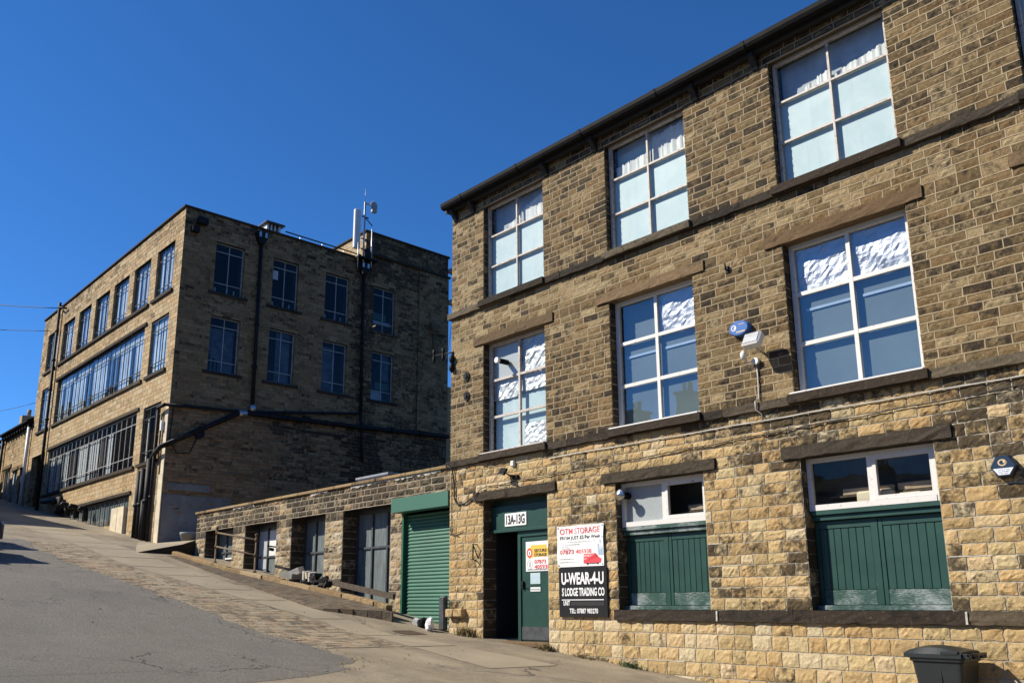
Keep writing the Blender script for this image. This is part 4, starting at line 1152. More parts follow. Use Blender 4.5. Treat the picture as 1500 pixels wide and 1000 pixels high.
def pane_mat(n, b):
    st = n.noise(1.0, 6, .7, n.coord((14, 14, 1.2)))
    c = n.mix(n.ramp(st, [(.35, 0.0), (.7, 1.0)]), (.075, .092, .094), (.20, .232, .228))
    c = n.mix(n.ramp(n.noise(3, 5), [(.55, 0.0), (.75, .5)]), c, (.085, .085, .08))
    n.put(b.inputs['Base Color'], c); b.inputs['Roughness'].default_value = .5
M['greypane'] = mat('grimy_grey_pane', pane_mat)
for k, (p, q) in enumerate(ops):
    zb = float(zg((p + q) / 2, 0)) - .1; zt = 3.80; y = GY + .42
    d = MB(); d.box(p, p + .06, y - .02, y + .06, zb, 3.91); d.box(q - .06, q, y - .02, y + .06, zb, 3.91); d.box(p + .06, q - .06, y - .02, y + .06, zt, zt + .07); d.box(p + .06, q - .06, y, y + .05, zt + .07, 3.91)
    n = 3
    xa = np.linspace(p + .06, q - .06, n + 1); zmid = 2.95 if k != 0 else 3.2
    for x in xa[1:-1]: d.box(x - .028, x + .028, y - .015, y + .05, zb, zt)
    for x0, x1 in zip(xa[:-1], xa[1:]): d.box(x0 + .028, x1 - .028, y - .012, y + .048, zmid - .025, zmid + .025)
    dr = d.build('garage_door', 'steeldark', gar)
    g = MB()
    g.quad((p + .04, y + .03, zb), (q - .04, y + .03, zb), (q - .04, y + .03, zt + .02), (p + .04, y + .03, zt + .02)); g.build('pane', 'greypane', dr)
    if k == 1:
        g = MB(); g.box(xa[1] + .05, xa[2] + .25, y + .015, y + .028, 2.98, 3.72); g.build('pale_panel', 'offwhite', dr)
        g = MB(); g.box(xa[0] + .03, xa[1] - .03, y + .015, y + .028, 2.6, 3.72); g.build('pale_panel', 'frost', dr)
    if k == 0:
        g = MB(); g.box(p + .7, q - .07, y - .03, y - .016, 2.98, 3.03); g.build('white_strip', 'offwhite', dr)
    if k == 3:
        g = MB(); g.box(xa[2] + .03, q - .07, y - .05, y - .02, float(zg(q, 0)) + .08, float(zg(q, 0)) + .13); g.build('white_strip', 'offwhite', dr)
# roller shutter
mb = MB(); zb = 1.0; zt = 3.66; y0 = GY + .10
pts = []; z = zb; n = int((zt - zb) / .079)
for k in range(n):
    za = zb + k * .079
    for dz, dy in ((0, 0.0), (.006, -.006), (.018, -.017), (.040, -.021), (.060, -.015), (.070, -.004)): pts.append((y0 + dy, za + dz))
P = [(x, p[0], p[1]) for x in (-16.60, -14.6) for p in pts]; m_ = len(pts)
mb.add(P, [(i, m_ + i, m_ + i + 1, i + 1) for i in range(m_ - 1)])
sh = mb.build('roller_shutter', 'greenshutter', gar)
mb = MB(); mb.bbox(-16.655, -16.59, GY - .01, GY + .13, 1.0, 3.66, .006); mb.build('guide_rail', 'greenshutter', sh); mb = MB(); mb.bbox(-14.62, -14.572, GY - .01, GY + .13, 1.0, 3.66, .006); mb.build('guide_rail', 'greenshutter', sh)
mb = MB(); mb.bbox(-16.70, -14.575, -.03, GY - .015, 3.625, 3.95, .006); mb.build('shutter_box', 'greenbox', sh)
mb = MB(); mb.bbox(-16.58, -14.63, GY + .06, GY + .13, 1.02, 1.12, .004); mb.build('bottom_bar', 'steelframe', sh)
# skylight on the garage roof
sk = thing('roof_light', (-18.6, .9, 4.4), 'white box skylight sitting on the garage roof behind the stone coping', 'skylight')
mb = MB(); mb.bbox(-19.3, -17.9, .7, 1.7, 4.4, 4.72, .01); mb.build('upstand', 'offwhite', sk)
mb = MB(); mb.bbox(-19.35, -17.85, .65, 1.75, 4.722, 4.79, .015); mb.build('glazing', 'galv', sk)

# railing on the kerb
ra = thing('railing', (-24, -.48, 2.6), 'rusty two-bar pipe railing standing on the kerb before the garages', 'railing')
for x in (-25.03, -22.46):
    z0 = rz(x, -.6) + .1
    mb = MB(); zz = z0
    mb.tube([(x, -.48, z0), (x, -.48, z0 + .03), (x, -.48, z0 + .031), (x, -.48, z0 + .98)], [.06, .06, .03, .028], 8)
    for h in (.47, .88): mb.tube([(x, -.48, z0 + h - .05), (x, -.48, z0 + h + .05)], .046, 8)
    mb.tube([(x, -.48, z0 + .96), (x, -.48, z0 + 1.0), (x, -.48, z0 + 1.04), (x, -.48, z0 + 1.06)], [.03, .05, .045, .01], 8)
    mb.build('post', 'rust', ra)
for h in (.47, .88):
    mb = MB(); mb.tube([(-25.03, -.48, rz(-25.03, -.6) + .1 + h), (-22.46, -.48, rz(-22.46, -.6) + .1 + h)], .027, 8); mb.build('rail', 'rust', ra)
# pipe crook on garage door (swivel bracket)
mb = MB(); mb.tube([(-23.3, .55, 3.2), (-23.3, .3, 3.22), (-23.15, .24, 3.22)], .022, 6); mb.tube([(-23.33, .5, 3.12), (-23.33, .35, 3.14)], .045, 8)
mb.build('door_latch', 'iron', base=(-23.3, .5, 3.1), label='black iron latch sticking out in front of the second garage door', category='latch')

mb = MB(); za = [float(zg(a, b)) + .010 for a, b in ((-14.75, -1.3), (-14.2, -1.3), (-14.2, -.8), (-14.75, -.8))]
mb.add([(-14.75, -1.3, za[0]), (-14.2, -1.3, za[1]), (-14.2, -.8, za[2]), (-14.75, -.8, za[3])], [(0, 1, 2, 3)])
for k in range(7):
    xx = -14.71 + k * .073; mb.add([(xx, -1.26, float(zg(xx, -1.26)) + .02), (xx + .03, -1.26, float(zg(xx + .03, -1.26)) + .02), (xx + .03, -.84, float(zg(xx + .03, -.84)) + .02), (xx, -.84, float(zg(xx, -.84)) + .02)], [(0, 1, 2, 3)])
mb.build('drain_cover', 'rust', base=(-14.5, -1.05, za[0]), label='rusty iron drain grating in the ground before the roller shutter', category='drain')
# rubbish by the kerb
zz = rz(-20.3, -.5) + .16
def pbox(name, x, y, z, sx, sy, sz, rot_, mat_, label, cat, bv=.006, grp=None):
    mb = MB(); obox(mb, Vector((x, y, z + sz / 2)), Matrix.Rotation(rot_[2], 3, 'Z') @ Matrix.Rotation(rot_[1], 3, 'Y') @ Matrix.Rotation(rot_[0], 3, 'X'), sx, sy, sz, bv)
    return mb.build(name, mat_, base=(x, y, z), label=label, category=cat, group=grp)
bxs = pbox('cardboard_box', -20.55, -.42, rz(-20.55, -.6) + .15, .55, .3, .14, (0, R(9), R(5)), 'render', 'flat grey carton lying on the kerb, lowest of the rubbish heap', 'box')
b2 = pbox('cardboard_box', -20.35, -.36, rz(-20.35, -.6) + .25, .32, .22, .16, (R(10), R(-18), R(20)), 'dullwhite', 'crumpled white carton with red print on top of the flat grey carton', 'box')
mb = MB(); obox(mb, Vector((-20.36, -.475, rz(-20.35, -.6) + .33)), Matrix.Rotation(R(20), 3, 'Z') @ Matrix.Rotation(R(-18), 3, 'Y') @ Matrix.Rotation(R(10), 3, 'X'), .16, .012, .05, .002); mb.build('red_print', 'red', b2)
for k, (x, t) in enumerate(((-19.95, 8), (-19.80, -6), (-19.66, 12))):
    pbox('stone_block', x, -.30, rz(x, -.6) + .13, .08, .22, .26, (R(6), R(t), R(4)), 'cream' if k == 1 else 'dullwhite', ['leftmost of three pale slabs propped upright on the kerb by the third garage door', 'middle cream slab of three propped upright on the kerb', 'rightmost of three pale slabs propped upright on the kerb, next to the stone pier'][k], 'slab')
mb = MB()
for k in range(26):
    x = random.gauss(-19.5, .35); y = random.gauss(-.28, .09); z = rz(x, -.6) + .1 + max(0, random.gauss(.08, .07))
    obox(mb, Vector((x, y, z)), Matrix.Rotation(random.uniform(-1, 1), 3, 'Z') @ Matrix.Rotation(random.uniform(-.6, .6), 3, 'Y'), random.uniform(.12, .3), random.uniform(.1, .2), random.uniform(.05, .12), .008)
mb.build('rubble', 'soffit', kind='stuff')
mb = MB(); za, zc = rz(-18.6, -.6) + .16, rz(-16.4, -.6) + .16
mb.add([(-18.9, -.30, za + .05), (-16.15, -.30, zc - .02), (-16.15, -.24, zc - .02), (-18.9, -.24, za + .05), (-18.9, -.30, za + .18), (-16.15, -.30, zc + .10), (-16.15, -.24, zc + .10), (-18.9, -.24, za + .18)], [(0, 1, 5, 4), (1, 2, 6, 5), (2, 3, 7, 6), (3, 0, 4, 7), (4, 5, 6, 7), (3, 2, 1, 0)])
mb.build('timber_plank', 'timber', base=(-17.5, -.27, za - .2), label='long weathered brown plank standing on edge along the kerb below the fourth garage door', category='plank')
# grey post and litter by the shutter
mb = MB(); zq = float(zg(-14.75, -.15)); mb.bbox(-14.78, -14.58, -.10, .02, zq, zq + .70, .03)
mb.build('bollard_post', 'steeldark', base=(-14.68, -.04, zq), label='short dark grey post guarding the right edge of the roller shutter', category='post')
def blob(name, c, rx, ry, rz_, mat_, label, cat, seed):
    g = np.random.default_rng(seed); mb = MB(); n, m_ = 12, 7; P = []
    for j in range(m_):
        t = math.pi * j / (m_ - 1)
        for i in range(n):
            a_ = 2 * math.pi * i / n; k = g.uniform(.7, 1.15)
            P.append((c[0] + rx * k * math.sin(t) * math.cos(a_), c[1] + ry * k * math.sin(t) * math.sin(a_), c[2] + rz_ * (math.cos(t) * k * .9 + .75)))
    mb.add(P, [(j * n + i, j * n + (i + 1) % n, (j + 1) * n + (i + 1) % n, (j + 1) * n + i) for j in range(m_ - 1) for i in range(n)])
    return mb.build(name, mat_, base=c, label=label, category=cat)
blob('litter_bag', (-14.72, -.36, float(zg(-14.7, -.36))), .10, .09, .17, 'white', 'crumpled white plastic bag at the foot of the grey post', 'bag', 1)
blob('litter_bag', (-15.05, -.28, float(zg(-15.05, -.28))), .16, .12, .13, 'black', 'torn black bin bag lying before the roller shutter', 'bag', 2)
pbox('paper_scrap', -15.2, -.32, float(zg(-15.2, -.32)) + .02, .18, .1, .12, (R(20), R(25), R(30)), 'white', 'white paper scrap leaning on the black bin bag', 'litter', .002)

# weeds
def tuft(x, y, n, h, mat_, label, seed, spread=.18):
    g = random.Random(seed); mb = MB(); z = float(zg(x, y))
    for k in range(n):
        a_ = g.uniform(0, 6.28); d = abs(g.gauss(0, spread)); bx, by = x + d * math.cos(a_) * 1.7, min(y + d * math.sin(a_) * .6, -.02)
        hh = h * g.uniform(.35, 1.0); t = g.uniform(0, 6.28); lx, ly = .6 * hh * math.cos(t), .6 * hh * math.sin(t); wd = g.uniform(.004, .011)
        zb_ = float(zg(bx, by)) - .01
        mb.add([(bx - wd, by, zb_), (bx + wd, by + wd, zb_), (bx + lx * .45 + wd, min(by + ly * .45, -.01), zb_ + hh * .65), (bx + lx * .45 - wd, min(by + ly * .45, -.01), zb_ + hh * .65), (bx + lx, min(by + ly, -.012), zb_ + hh * .9)], [(0, 1, 2, 3), (3, 2, 4)])
        for q in range(2):
            lx2, lz2 = bx + lx * .4 + g.uniform(-.05, .05), zb_ + hh * g.uniform(.3, .8); s2 = g.uniform(.012, .026)
            mb.add([(lx2, min(by + ly * .4, -.02), lz2), (lx2 + s2, min(by + ly * .4 - s2, -.02), lz2 + s2 * .4), (lx2 + s2 * .3, min(by + ly * .4, -.02), lz2 + s2)], [(0, 1, 2)])
    mb.build('weed', mat_, base=(x, y, z), label=label, category='plant')
tuft(-13.85, -.13, 190, .24, 'weed', 'dry brown weed tuft under the foot corbel beside the doorway', 3, .11)
tuft(-11.6, -.1, 120, .17, 'weed', 'low dry weed tuft at the right foot of the entrance door', 4, .07)
tuft(-9.6, -.1, 90, .13, 'weedgreen', 'sparse low weeds at the wall foot below the left boarded doors', 5, .1)
tuft(-6.95, -.12, 40, .34, 'weed', 'thin wiry dead weed stalks against the wall left of the wheelie bin', 6, .12)
tuft(-10.75, -.08, 50, .10, 'weed', 'thin line of dry weeds at the wall foot below the black board', 8, .1)

# ------------------------------------------------------------------ wheelie bin
zbn = float(zg(-4.5, -.5)); bx, by = -4.46, -.45
bn = thing('wheelie_bin', (bx, by, zbn), 'dark grey wheelie bin standing against the mill wall', 'bin')
H = 1.0
mb = MB()
def rrect(cx, cy, hx, hy, rad, z, n=4):
    out = []
    for (sx, sy, a0) in ((1, 1, 0), (-1, 1, 90), (-1, -1, 180), (1, -1, 270)):
        for k in range(n + 1):
            a_ = R(a0 + 90 * k / n); out.append((cx + sx * (hx - rad) + rad * math.cos(a_), cy + sy * (hy - rad) + rad * math.sin(a_), z))
    return out
rings = [rrect(bx + .05, by, .21, .21, .05, zbn + .06), rrect(bx + .03, by, .295, .265, .05, zbn + .86), rrect(bx + .03, by, .315, .285, .05, zbn + .87), rrect(bx + .03, by, .32, .29, .05, zbn + .93)]
n = len(rings[0]); P = sum(rings, [])
mb.add(P, [(k * n + i, k * n + (i + 1) % n, (k + 1) * n + (i + 1) % n, (k + 1) * n + i) for k in range(3) for i in range(n)] + [tuple(range(n))[::-1]])
mb.box(bx + .06, bx + .072, by - .262, by - .22, zbn + .15, zbn + .86)
mb.build('body', 'binplastic', bn)
mb = MB()
xs_ = np.linspace(bx - .33, bx + .33, 13)
P = []
for i, x in enumerate(xs_):
    t = i / 12; rise = .055 * math.sin(math.pi * min(1, t * 1.05)) ** .8
    if i == 0: rise = -.012
    for (y, k) in ((by - .305, -.045), (by - .305, 0), (by - .25, .028 + rise * .8), (by, .04 + rise), (by + .25, .028 + rise * .8), (by + .305, 0), (by + .305, -.045)):
        P.append((x, y, zbn + .955 + k))
fs = [(i * 7 + j, (i + 1) * 7 + j, (i + 1) * 7 + j + 1, i * 7 + j + 1) for i in range(12) for j in range(6)] + [(0, 1, 2, 3, 4, 5, 6), tuple(84 + k for k in range(6, -1, -1))]
mb.add(P, fs)
mb.bbox(bx + .10, bx + .30, by - .31, by + .31, zbn + .945, zbn + .99, .008); mb.bbox(bx - .36, bx - .31, by - .1, by + .1, zbn + .93, zbn + .955, .008)
mb.build('lid', 'binplastic', bn)
mb = MB(); mb.tube([(bx + .40, by - .27, zbn + .95), (bx + .40, by + .27, zbn + .95)], .017, 8)
for yy in (by - .24, by, by + .24): mb.bbox(bx + .29, bx + .415, yy - .03, yy + .03, zbn + .90, zbn + .965, .008)
mb.build('handle', 'binplastic', bn)
for yy in (by - .29, by + .29):
    mb = MB(); mb.tube([(bx + .27, yy - .03, zbn + .10), (bx + .27, yy + .03, zbn + .10)], .10, 20, smooth=False); mb.build('wheel', 'rubber', bn)

# ------------------------------------------------------------------ far factory
fac = thing('factory_building', (-42, 7, 5), 'four storey flat-roofed stone factory further up the hill', 'building')
YB, XB = .42, -32.0
BF = Plane((0, YB, 0), (1, 0, 0), (0, -1, 0))
BR = Plane((XB, 0, 0), (0, 1, 0), (1, 0, 0))
bxl = -51.2
top = [(-50.15, -48.3), (-47.5, -45.6), (-44.9, -43.05), (-42.4, -40.45), (-39.85, -37.95), (-37.3, -35.4), (-34.68, -32.85)]
mid2 = [(-50.15, -48.3), (-47.4, -35.4), (-34.65, -32.85)]
low2 = [(-47.6, -35.4), (-34.65, -32.85)]
fh = [(p, q, 13.75, 15.85) for p, q in top] + [(p, q, 10.5, 12.8) for p, q in mid2] + [(p, q, 6.95, 9.2) for p, q in low2] + [(-50.6, -48.2, 5.2, 9.2), (-44.8, -35.4, 3.6, 5.85), (-34.7, -34.02, 4.95, 5.8)]
mb = MB()
fs_ = lambda x, z: .45 if z > 16 else (.3 if z > 13 else .1)
masonry(mb, BF, bxl, XB, [(3.2, 10.5, .20), (10.5, 16.95, .185)], fh, (.3, .6), .016, .02, .4, 1, fs_, 0, 1, -.004, lambda x, z: (.12 if z < 12 else -.05), .004)
for h in fh:
    masonry(mb, Plane((h[0], YB, 0), (0, 1, 0), (1, 0, 0)), .014, .3, [(h[2], h[3], .2)], [], (.4, .5), .005, .02, .4, 1, lambda x, z: .4, 0, 1, -.004)
    masonry(mb, Plane((h[1], YB, 0), (0, 1, 0), (-1, 0, 0)), .014, .3, [(h[2], h[3], .2)], [], (.4, .5), .005, .02, .4, 1, lambda x, z: .4, 0, 1, -.004)
mb.build('front_wall', ['stone_far', 'mortar_far'], fac)
rows_y = [(1.75, 2.98), (4.27, 5.46), (6.79, 8.0), (9.31, 10.51)]
rh = [(p, q, z0, z1) for p, q in rows_y for z0, z1 in ((13.75, 15.88), (10.49, 12.76))]
niche = (11.05, 11.55, 7.35, 8.25)
mb = MB()
masonry(mb, BR, YB, 13.66, [(9.3, 16.95, .13)], rh, (.2, .5), .014, .018, .4, 1, lambda x, z: (.25 if z > 9.3 else .2) + max(0, x - 8) * .10 + (.5 if abs(x - 8.8) < .6 else 0) + (.25 if z > 16.2 else 0), 0, 1, -.004, None, .004)
masonry(mb, BR, 8.82, 13.66, [(16.95, 17.36, .165), (17.36, 18.4, .17)], [], (.3, .6), .014, .018, .4, 1, lambda x, z: .85, 0, 1, -.004)
for h in rh:
    for O, Nn in (((XB, h[0], 0), (0, 1, 0)), ((XB, h[1], 0), (0, -1, 0))):
        masonry(mb, Plane(O, (-1, 0, 0), Nn), .014, .3, [(h[2], h[3], .2)], [], (.4, .5), .005, .02, .4, 1, lambda x, z: .4, 0, 1, -.004)
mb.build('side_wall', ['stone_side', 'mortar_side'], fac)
mb = MB(); masonry(mb, BR, YB, 13.66, [(3.2, 9.3, .135)], [], (.14, .62), .045, .022, .2, 2, lambda x, z: .15 + max(0, x - 6) * .09 + (.4 if 4.5 < x < 6.5 and z > 6.5 else 0) + (.6 if abs(x - 9) < .9 else 0), 0, 1, -.004, None, .012)
mb.build('rubble_wall', ['stone_rubble', 'mortar_side'], fac)
# stair tower above the parapet
mb = MB(); TF = Plane((0, 8.82, 0), (1, 0, 0), (0, -1, 0))
masonry(mb, TF, -38.5, XB, [(16.6, 18.4, .17)], [], (.3, .6), .014, .018, .4, 1, lambda x, z: .05, 0, 1, -.004, lambda x, z: .2)
mb.box(-38.5, XB - .05, 8.9, 13.6, 16.6, 18.38)
mb.build('roof_tower', ['stone_far', 'mortar_far'], fac)
mb = MB(); mb.bbox(-38.6, XB + .07, 8.74, 13.74, 18.4, 18.50, .02); mb.build('tower_coping', 'dressed', fac)
mb = MB(); mb.bbox(XB + .001, XB + .12, 8.8, 13.76, 17.30, 17.42, .03); mb.build('cornice', 'dressed', fac)
mb = MB(); mb.bbox(bxl - .05, XB + .06, YB - .08, YB + .34, 16.95, 17.04, .015); mb.bbox(XB - .34, XB + .06, YB + .341, 8.8, 16.95, 17.04, .015); mb.build('parapet_coping', 'dressed', fac)
mb = MB(); mb.box(bxl, XB - .3, YB + .3, 13.5, 16.4, 16.6); mb.build('roof', 'lead', fac)
mb = MB(); mb.quad((bxl, YB, 4), (bxl, YB, 16.95), (bxl, 13.66, 16.95), (bxl, 13.66, 4)); mb.quad((bxl, 13.66, 4), (bxl, 13.66, 16.95), (XB, 13.66, 16.95), (XB, 13.66, 4)); mb.build('rear_wall', 'stone_far', fac)
mb = MB()
for z in (6.5, 10.0, 13.3): mb.box(bxl + .1, XB - .4, YB + .4, 13.5, z - .12, z + .12)
mb.box(bxl + .1, XB - .35, 6.3, 6.4, 4, 16.4)
for x in (-48, -45, -42, -39, -35.2): mb.box(x, x + .1, YB + .4, 6.3, 4, 16.4)
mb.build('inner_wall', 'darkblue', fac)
# slender pilaster and later corner pier on the side wall
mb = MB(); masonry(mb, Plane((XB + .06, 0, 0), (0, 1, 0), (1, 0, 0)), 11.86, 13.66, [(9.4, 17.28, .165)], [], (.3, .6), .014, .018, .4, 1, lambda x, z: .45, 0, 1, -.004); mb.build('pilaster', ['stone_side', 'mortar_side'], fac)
mb = MB(); mb.bbox(XB + .001, XB + .035, .45, 3.06, 3.6, 5.55, .004); mb.bbox(XB + .001, XB + .05, .55, 2.2, 5.72, 5.98, .006); mb.build('render_panel', 'render', fac)
mb = MB(); mb.bbox(-32.42, -32.0, YB - .035, YB - .001, 3.6, 6.3, .006); mb.bbox(-32.28, -32.0, YB - .03, YB - .001, 6.3, 8.9, .006); mb.build('painted_corner', 'cream', fac)
mb = MB(); mb.bbox(XB + .001, XB + .03, 5.9, 8.0, 8.55, 8.68, .01); mb.build('blocked_lintel', 'dressed', fac)
mb = MB(); mb.bbox(XB + .001, XB + .04, 10.95, 11.65, 7.25, 7.36, .01); mb.box(XB + .004, XB + .02, 11.02, 11.07, 7.36, 8.3); mb.box(XB + .004, XB + .02, 11.53, 11.58, 7.36, 8.3); mb.box(XB + .004, XB + .02, 11.02, 11.58, 8.3, 8.36); mb.build('blocked_opening', 'dressed', fac)
mb = MB()
for p, q, r_, s_ in ((4.5, 5.4, 4.9, 5.5), (3.9, 4.5, 4.5, 4.85)): mb.bbox(XB + .001, XB + .025, p, q, r_, s_, .005)
mb.build('brick_patch', simple('red_brick_patch', (.17, .075, .04), .9, var=.4, nscale=7), fac)
# steel windows
def steel_window(pl, p, q, z0, z1, cols, y, dark=False, blinds=(), kind='front', trans=(.2, .8), mcol='steelframe'):
    mb = MB(); t = .03
    def bx_(u0, u1, v0, v1, w0, w1):
        vs = pl([(a_, b_, c_) for c_ in (w0, w1) for b_ in (v0, v1) for a_ in (u0, u1)])
        fs = [(0, 2, 3, 1), (4, 5, 7, 6), (0, 1, 5, 4), (2, 6, 7, 3), (0, 4, 6, 2), (1, 3, 7, 5)]
        mb.add(vs, fs if not pl.flip else [f_[::-1] for f_ in fs])
    w0, w1 = -y - .04, -y
    bx_(p, p + .05, z0, z1, w0, w1); bx_(q - .05, q, z0, z1, w0, w1); bx_(p + .05, q - .05, z0, z0 + .05, w0, w1); bx_(p + .05, q - .05, z1 - .05, z1, w0, w1)
    xa = np.linspace(p + .05, q - .05, cols + 1)
    for x in xa[1:-1]: bx_(x - t / 2, x + t / 2, z0 + .05, z1 - .05, w0 + .003, w1 - .003)
    for f_ in trans:
        z = z0 + (z1 - z0) * f_
        for a_, b_ in zip(xa[:-1], xa[1:]): bx_(a_ + t / 2, b_ - t / 2, z - t / 2, z + t / 2, w0 + .006, w1 - .006)
    fr = mb.build('window', mcol, fac)
    g = MB(); n_ = [(0, 1, 2, 3)] if not pl.flip else [(3, 2, 1, 0)]
    for a_, b_ in zip(xa[:-1], xa[1:]):
        ti = rng.normal(0, .003, 4)
        g.add(pl([(a_, z0 + .03, -y - .02 + ti[0]), (b_, z0 + .03, -y - .02 + ti[1]), (b_, z1 - .03, -y - .02 + ti[2]), (a_, z1 - .03, -y - .02 + ti[0] + ti[2] - ti[1])]), n_)
    g.build('pane', 'glassdirty' if pl is BF else 'glassside', fr)
    for kind_, m_, cells in blinds:
        g = MB()
        for (c0, c1, f0, f1) in cells:
            g.add(pl([(p + (q - p) * c0, z0 + (z1 - z0) * f0, -y - .1), (p + (q - p) * c1, z0 + (z1 - z0) * f0, -y - .1), (p + (q - p) * c1, z0 + (z1 - z0) * f1, -y - .1), (p + (q - p) * c0, z0 + (z1 - z0) * f1, -y - .1)]), n_)
        g.build(kind_, m_, fr)
    return fr
g_ = random.Random(11)
for i, (p, q) in enumerate(top):
    cells = [(a_, a_ + .13, .05, .95) for a_ in [g_.choice((.2, .45, .62, .8)) for _ in range(3)]]
    steel_window(BF, p, q, 13.75, 15.82, 3, .09, blinds=[('curtain', 'skycurtain', [(0.02, .98, .03, .97)]), ('blind_slat', 'film', cells)], mcol='steeldark')  # full-width pale sheet imitates sky reflection, slats are blinds
for i, (p, q) in enumerate(mid2):
    wide = q - p > 5
    cells = [(k / 20, k / 20 + .046, .05, .8) for k in ((1, 3, 7, 8, 12, 13, 14, 17) if wide else (8, 14))] + ([(k / 20, k / 20 + .048, .8, .97) for k in (4, 8, 12)] if wide else [])
    steel_window(BF, p, q, 10.5, 12.77, 20 if wide else 3, .05, blinds=[('curtain', 'skycurtain', [(0.01, .99, .03, .97)]), ('blind_slat', 'film', cells)] , mcol='steeldark')  # pale sheet behind the band again imitates reflected sky
for i, (p, q) in enumerate(low2):
    wide = q - p > 5
    cells = [(k / 20, k / 20 + .048, .05, .82) for k in ((0.2, 2, 4, 7.5, 8.6, 10, 11.1, 14) if wide else (2,))] + ([(.52, .6, .02, .2)] if wide else [])
    steel_window(BF, p, q, 6.95, 9.17, 20 if wide else 3, .05, blinds=[('blind_slat', 'offwhite', cells), ('board', 'timber', [(.3, .34, .2, .8), (.62, .66, .2, .8)] if wide else [(.55, .8, .45, .48)])], mcol='steelframe' if wide else 'steeldark')
steel_window(BF, -44.8, -35.4, 4.1, 5.82, 16, .05, trans=(.5,), blinds=[('curtain', 'dustypane', [(.01, .99, .02, .98)]), ('blind_slat', 'film', [(.70, .76, .3, .55)])], mcol='steeldark')
steel_window(BF, -34.7, -34.02, 4.95, 5.8, 1, .2, trans=(.5,), blinds=[('blind_slat', 'frost', [(0, 1, .5, 1)])], mcol='steeldark')
for p, q, z0, z1 in rh:
    k = rh.index((p, q, z0, z1)); bl = [('curtain', 'darkblue', [(.88, .99, .03, .97)])]
    if k in (6, 7): bl.append(('stair_panel', simple('green_stair', (.03, .12, .07), .7), [(.02, .7, .28, .44)] if k == 6 else [(.3, .9, .25, .4)])); bl.append(('stair_edge', 'frost', [(.02, .9, .18, .26)] if k == 6 else [(.02, .6, .02, .22)]))
    if k in (1, 3, 5): bl.append(('net_curtain', 'netgrey', [((.02, .98, .03, .80), (.35, .98, .03, .97), (.02, .6, .03, .9))[k // 2]]))
    if k == 7: bl.append(('net_curtain', 'netgrey', [(.5, .98, .45, .97)]))
    if k in (0, 2, 4): bl.append(('desk_clutter', 'frost', [(.1, .16, .05, .12), (.5, .56, .05, .15), (.75, .8, .05, .13)]))
    if k == 1: bl.append(('stacked_timber', 'timber', [(.08, .15, .04, .33), (.22, .29, .04, .26), (.34, .40, .04, .22)]))
    steel_window(BR, p, q, z0, z1, 2, .12, trans=(.2, .83), blinds=bl)
mb = MB(); mb.bbox(XB - .1, XB - .085, 4.15, 4.55, 14.95, 15.35, .003); mb.build('pale_vent', 'frost', fac)
for p, q, z0, z1 in rh:
    mb = MB(); rough_bar(mb, BR, p - .2, q + .22, z0 - .12, z0 - .003, -.1, .05, .004, .5); mb.build('sill', 'dressed', fac)
for p, q, z in ((-47.75, -35.2, 13.75), (-50.3, -48.2, 13.75), (-34.85, -32.7, 13.75), (-47.6, -35.2, 10.5), (-50.3, -48.2, 10.5), (-34.8, -32.7, 10.5), (-47.8, -35.15, 6.95), (-34.8, -32.7, 6.95)):
    mb = MB(); rough_bar(mb, BF, p, q, z - .13, z - .003, -.1, .09, .004, .8); mb.build('sill', 'dressed', fac)
for p, q, z in ((-47.7, -35.15, 12.8), (-47.8, -35.15, 9.2), (-45.2, -35.2, 5.85)):
    mb = MB(); rough_bar(mb, BF, p, q, z + .003, z + .12, -.1, .07, .004, .8); mb.build('canopy_ledge', 'dressed', fac)
mb = MB(); mb.box(-50.6, -48.2, 1.9, 2.0, 5, 9.2); mb.build('passage', 'dark', fac)
mb = MB(); mb.bbox(-37.2, -35.75, YB - .05, YB + .1, 4.3, 5.42, .01); mb.box(-36.48, -36.46, YB - .06, YB - .05, 4.3, 5.4); mb.build('white_door', 'cream', fac)
mb = MB(); mb.bbox(-38.6, -37.3, YB + .02, YB + .2, 4.2, 4.75, .01); mb.build('stall_riser', 'stone_far', fac)
# hooded vents along the basement
for x in (-44.3, -42.9, -41.6, -40.2):
    z = float(zg(x, 0)) + .12; mb = MB(); mb.tube([(x, YB - .12, z), (x, YB - .12, z + .38), (x, YB - .18, z + .52), (x, YB - .34, z + .55), (x, YB - .42, z + .42)], .11, 10); mb.build('hooded_vent', 'iron', fac)
mb = MB(); mb.tube([(-46.8, YB - .2, 6.55), (-43.9, YB - .2, 6.42), (-43.85, YB - .2, 5.7)], .13, 10); mb.build('vent_duct', 'iron', fac)
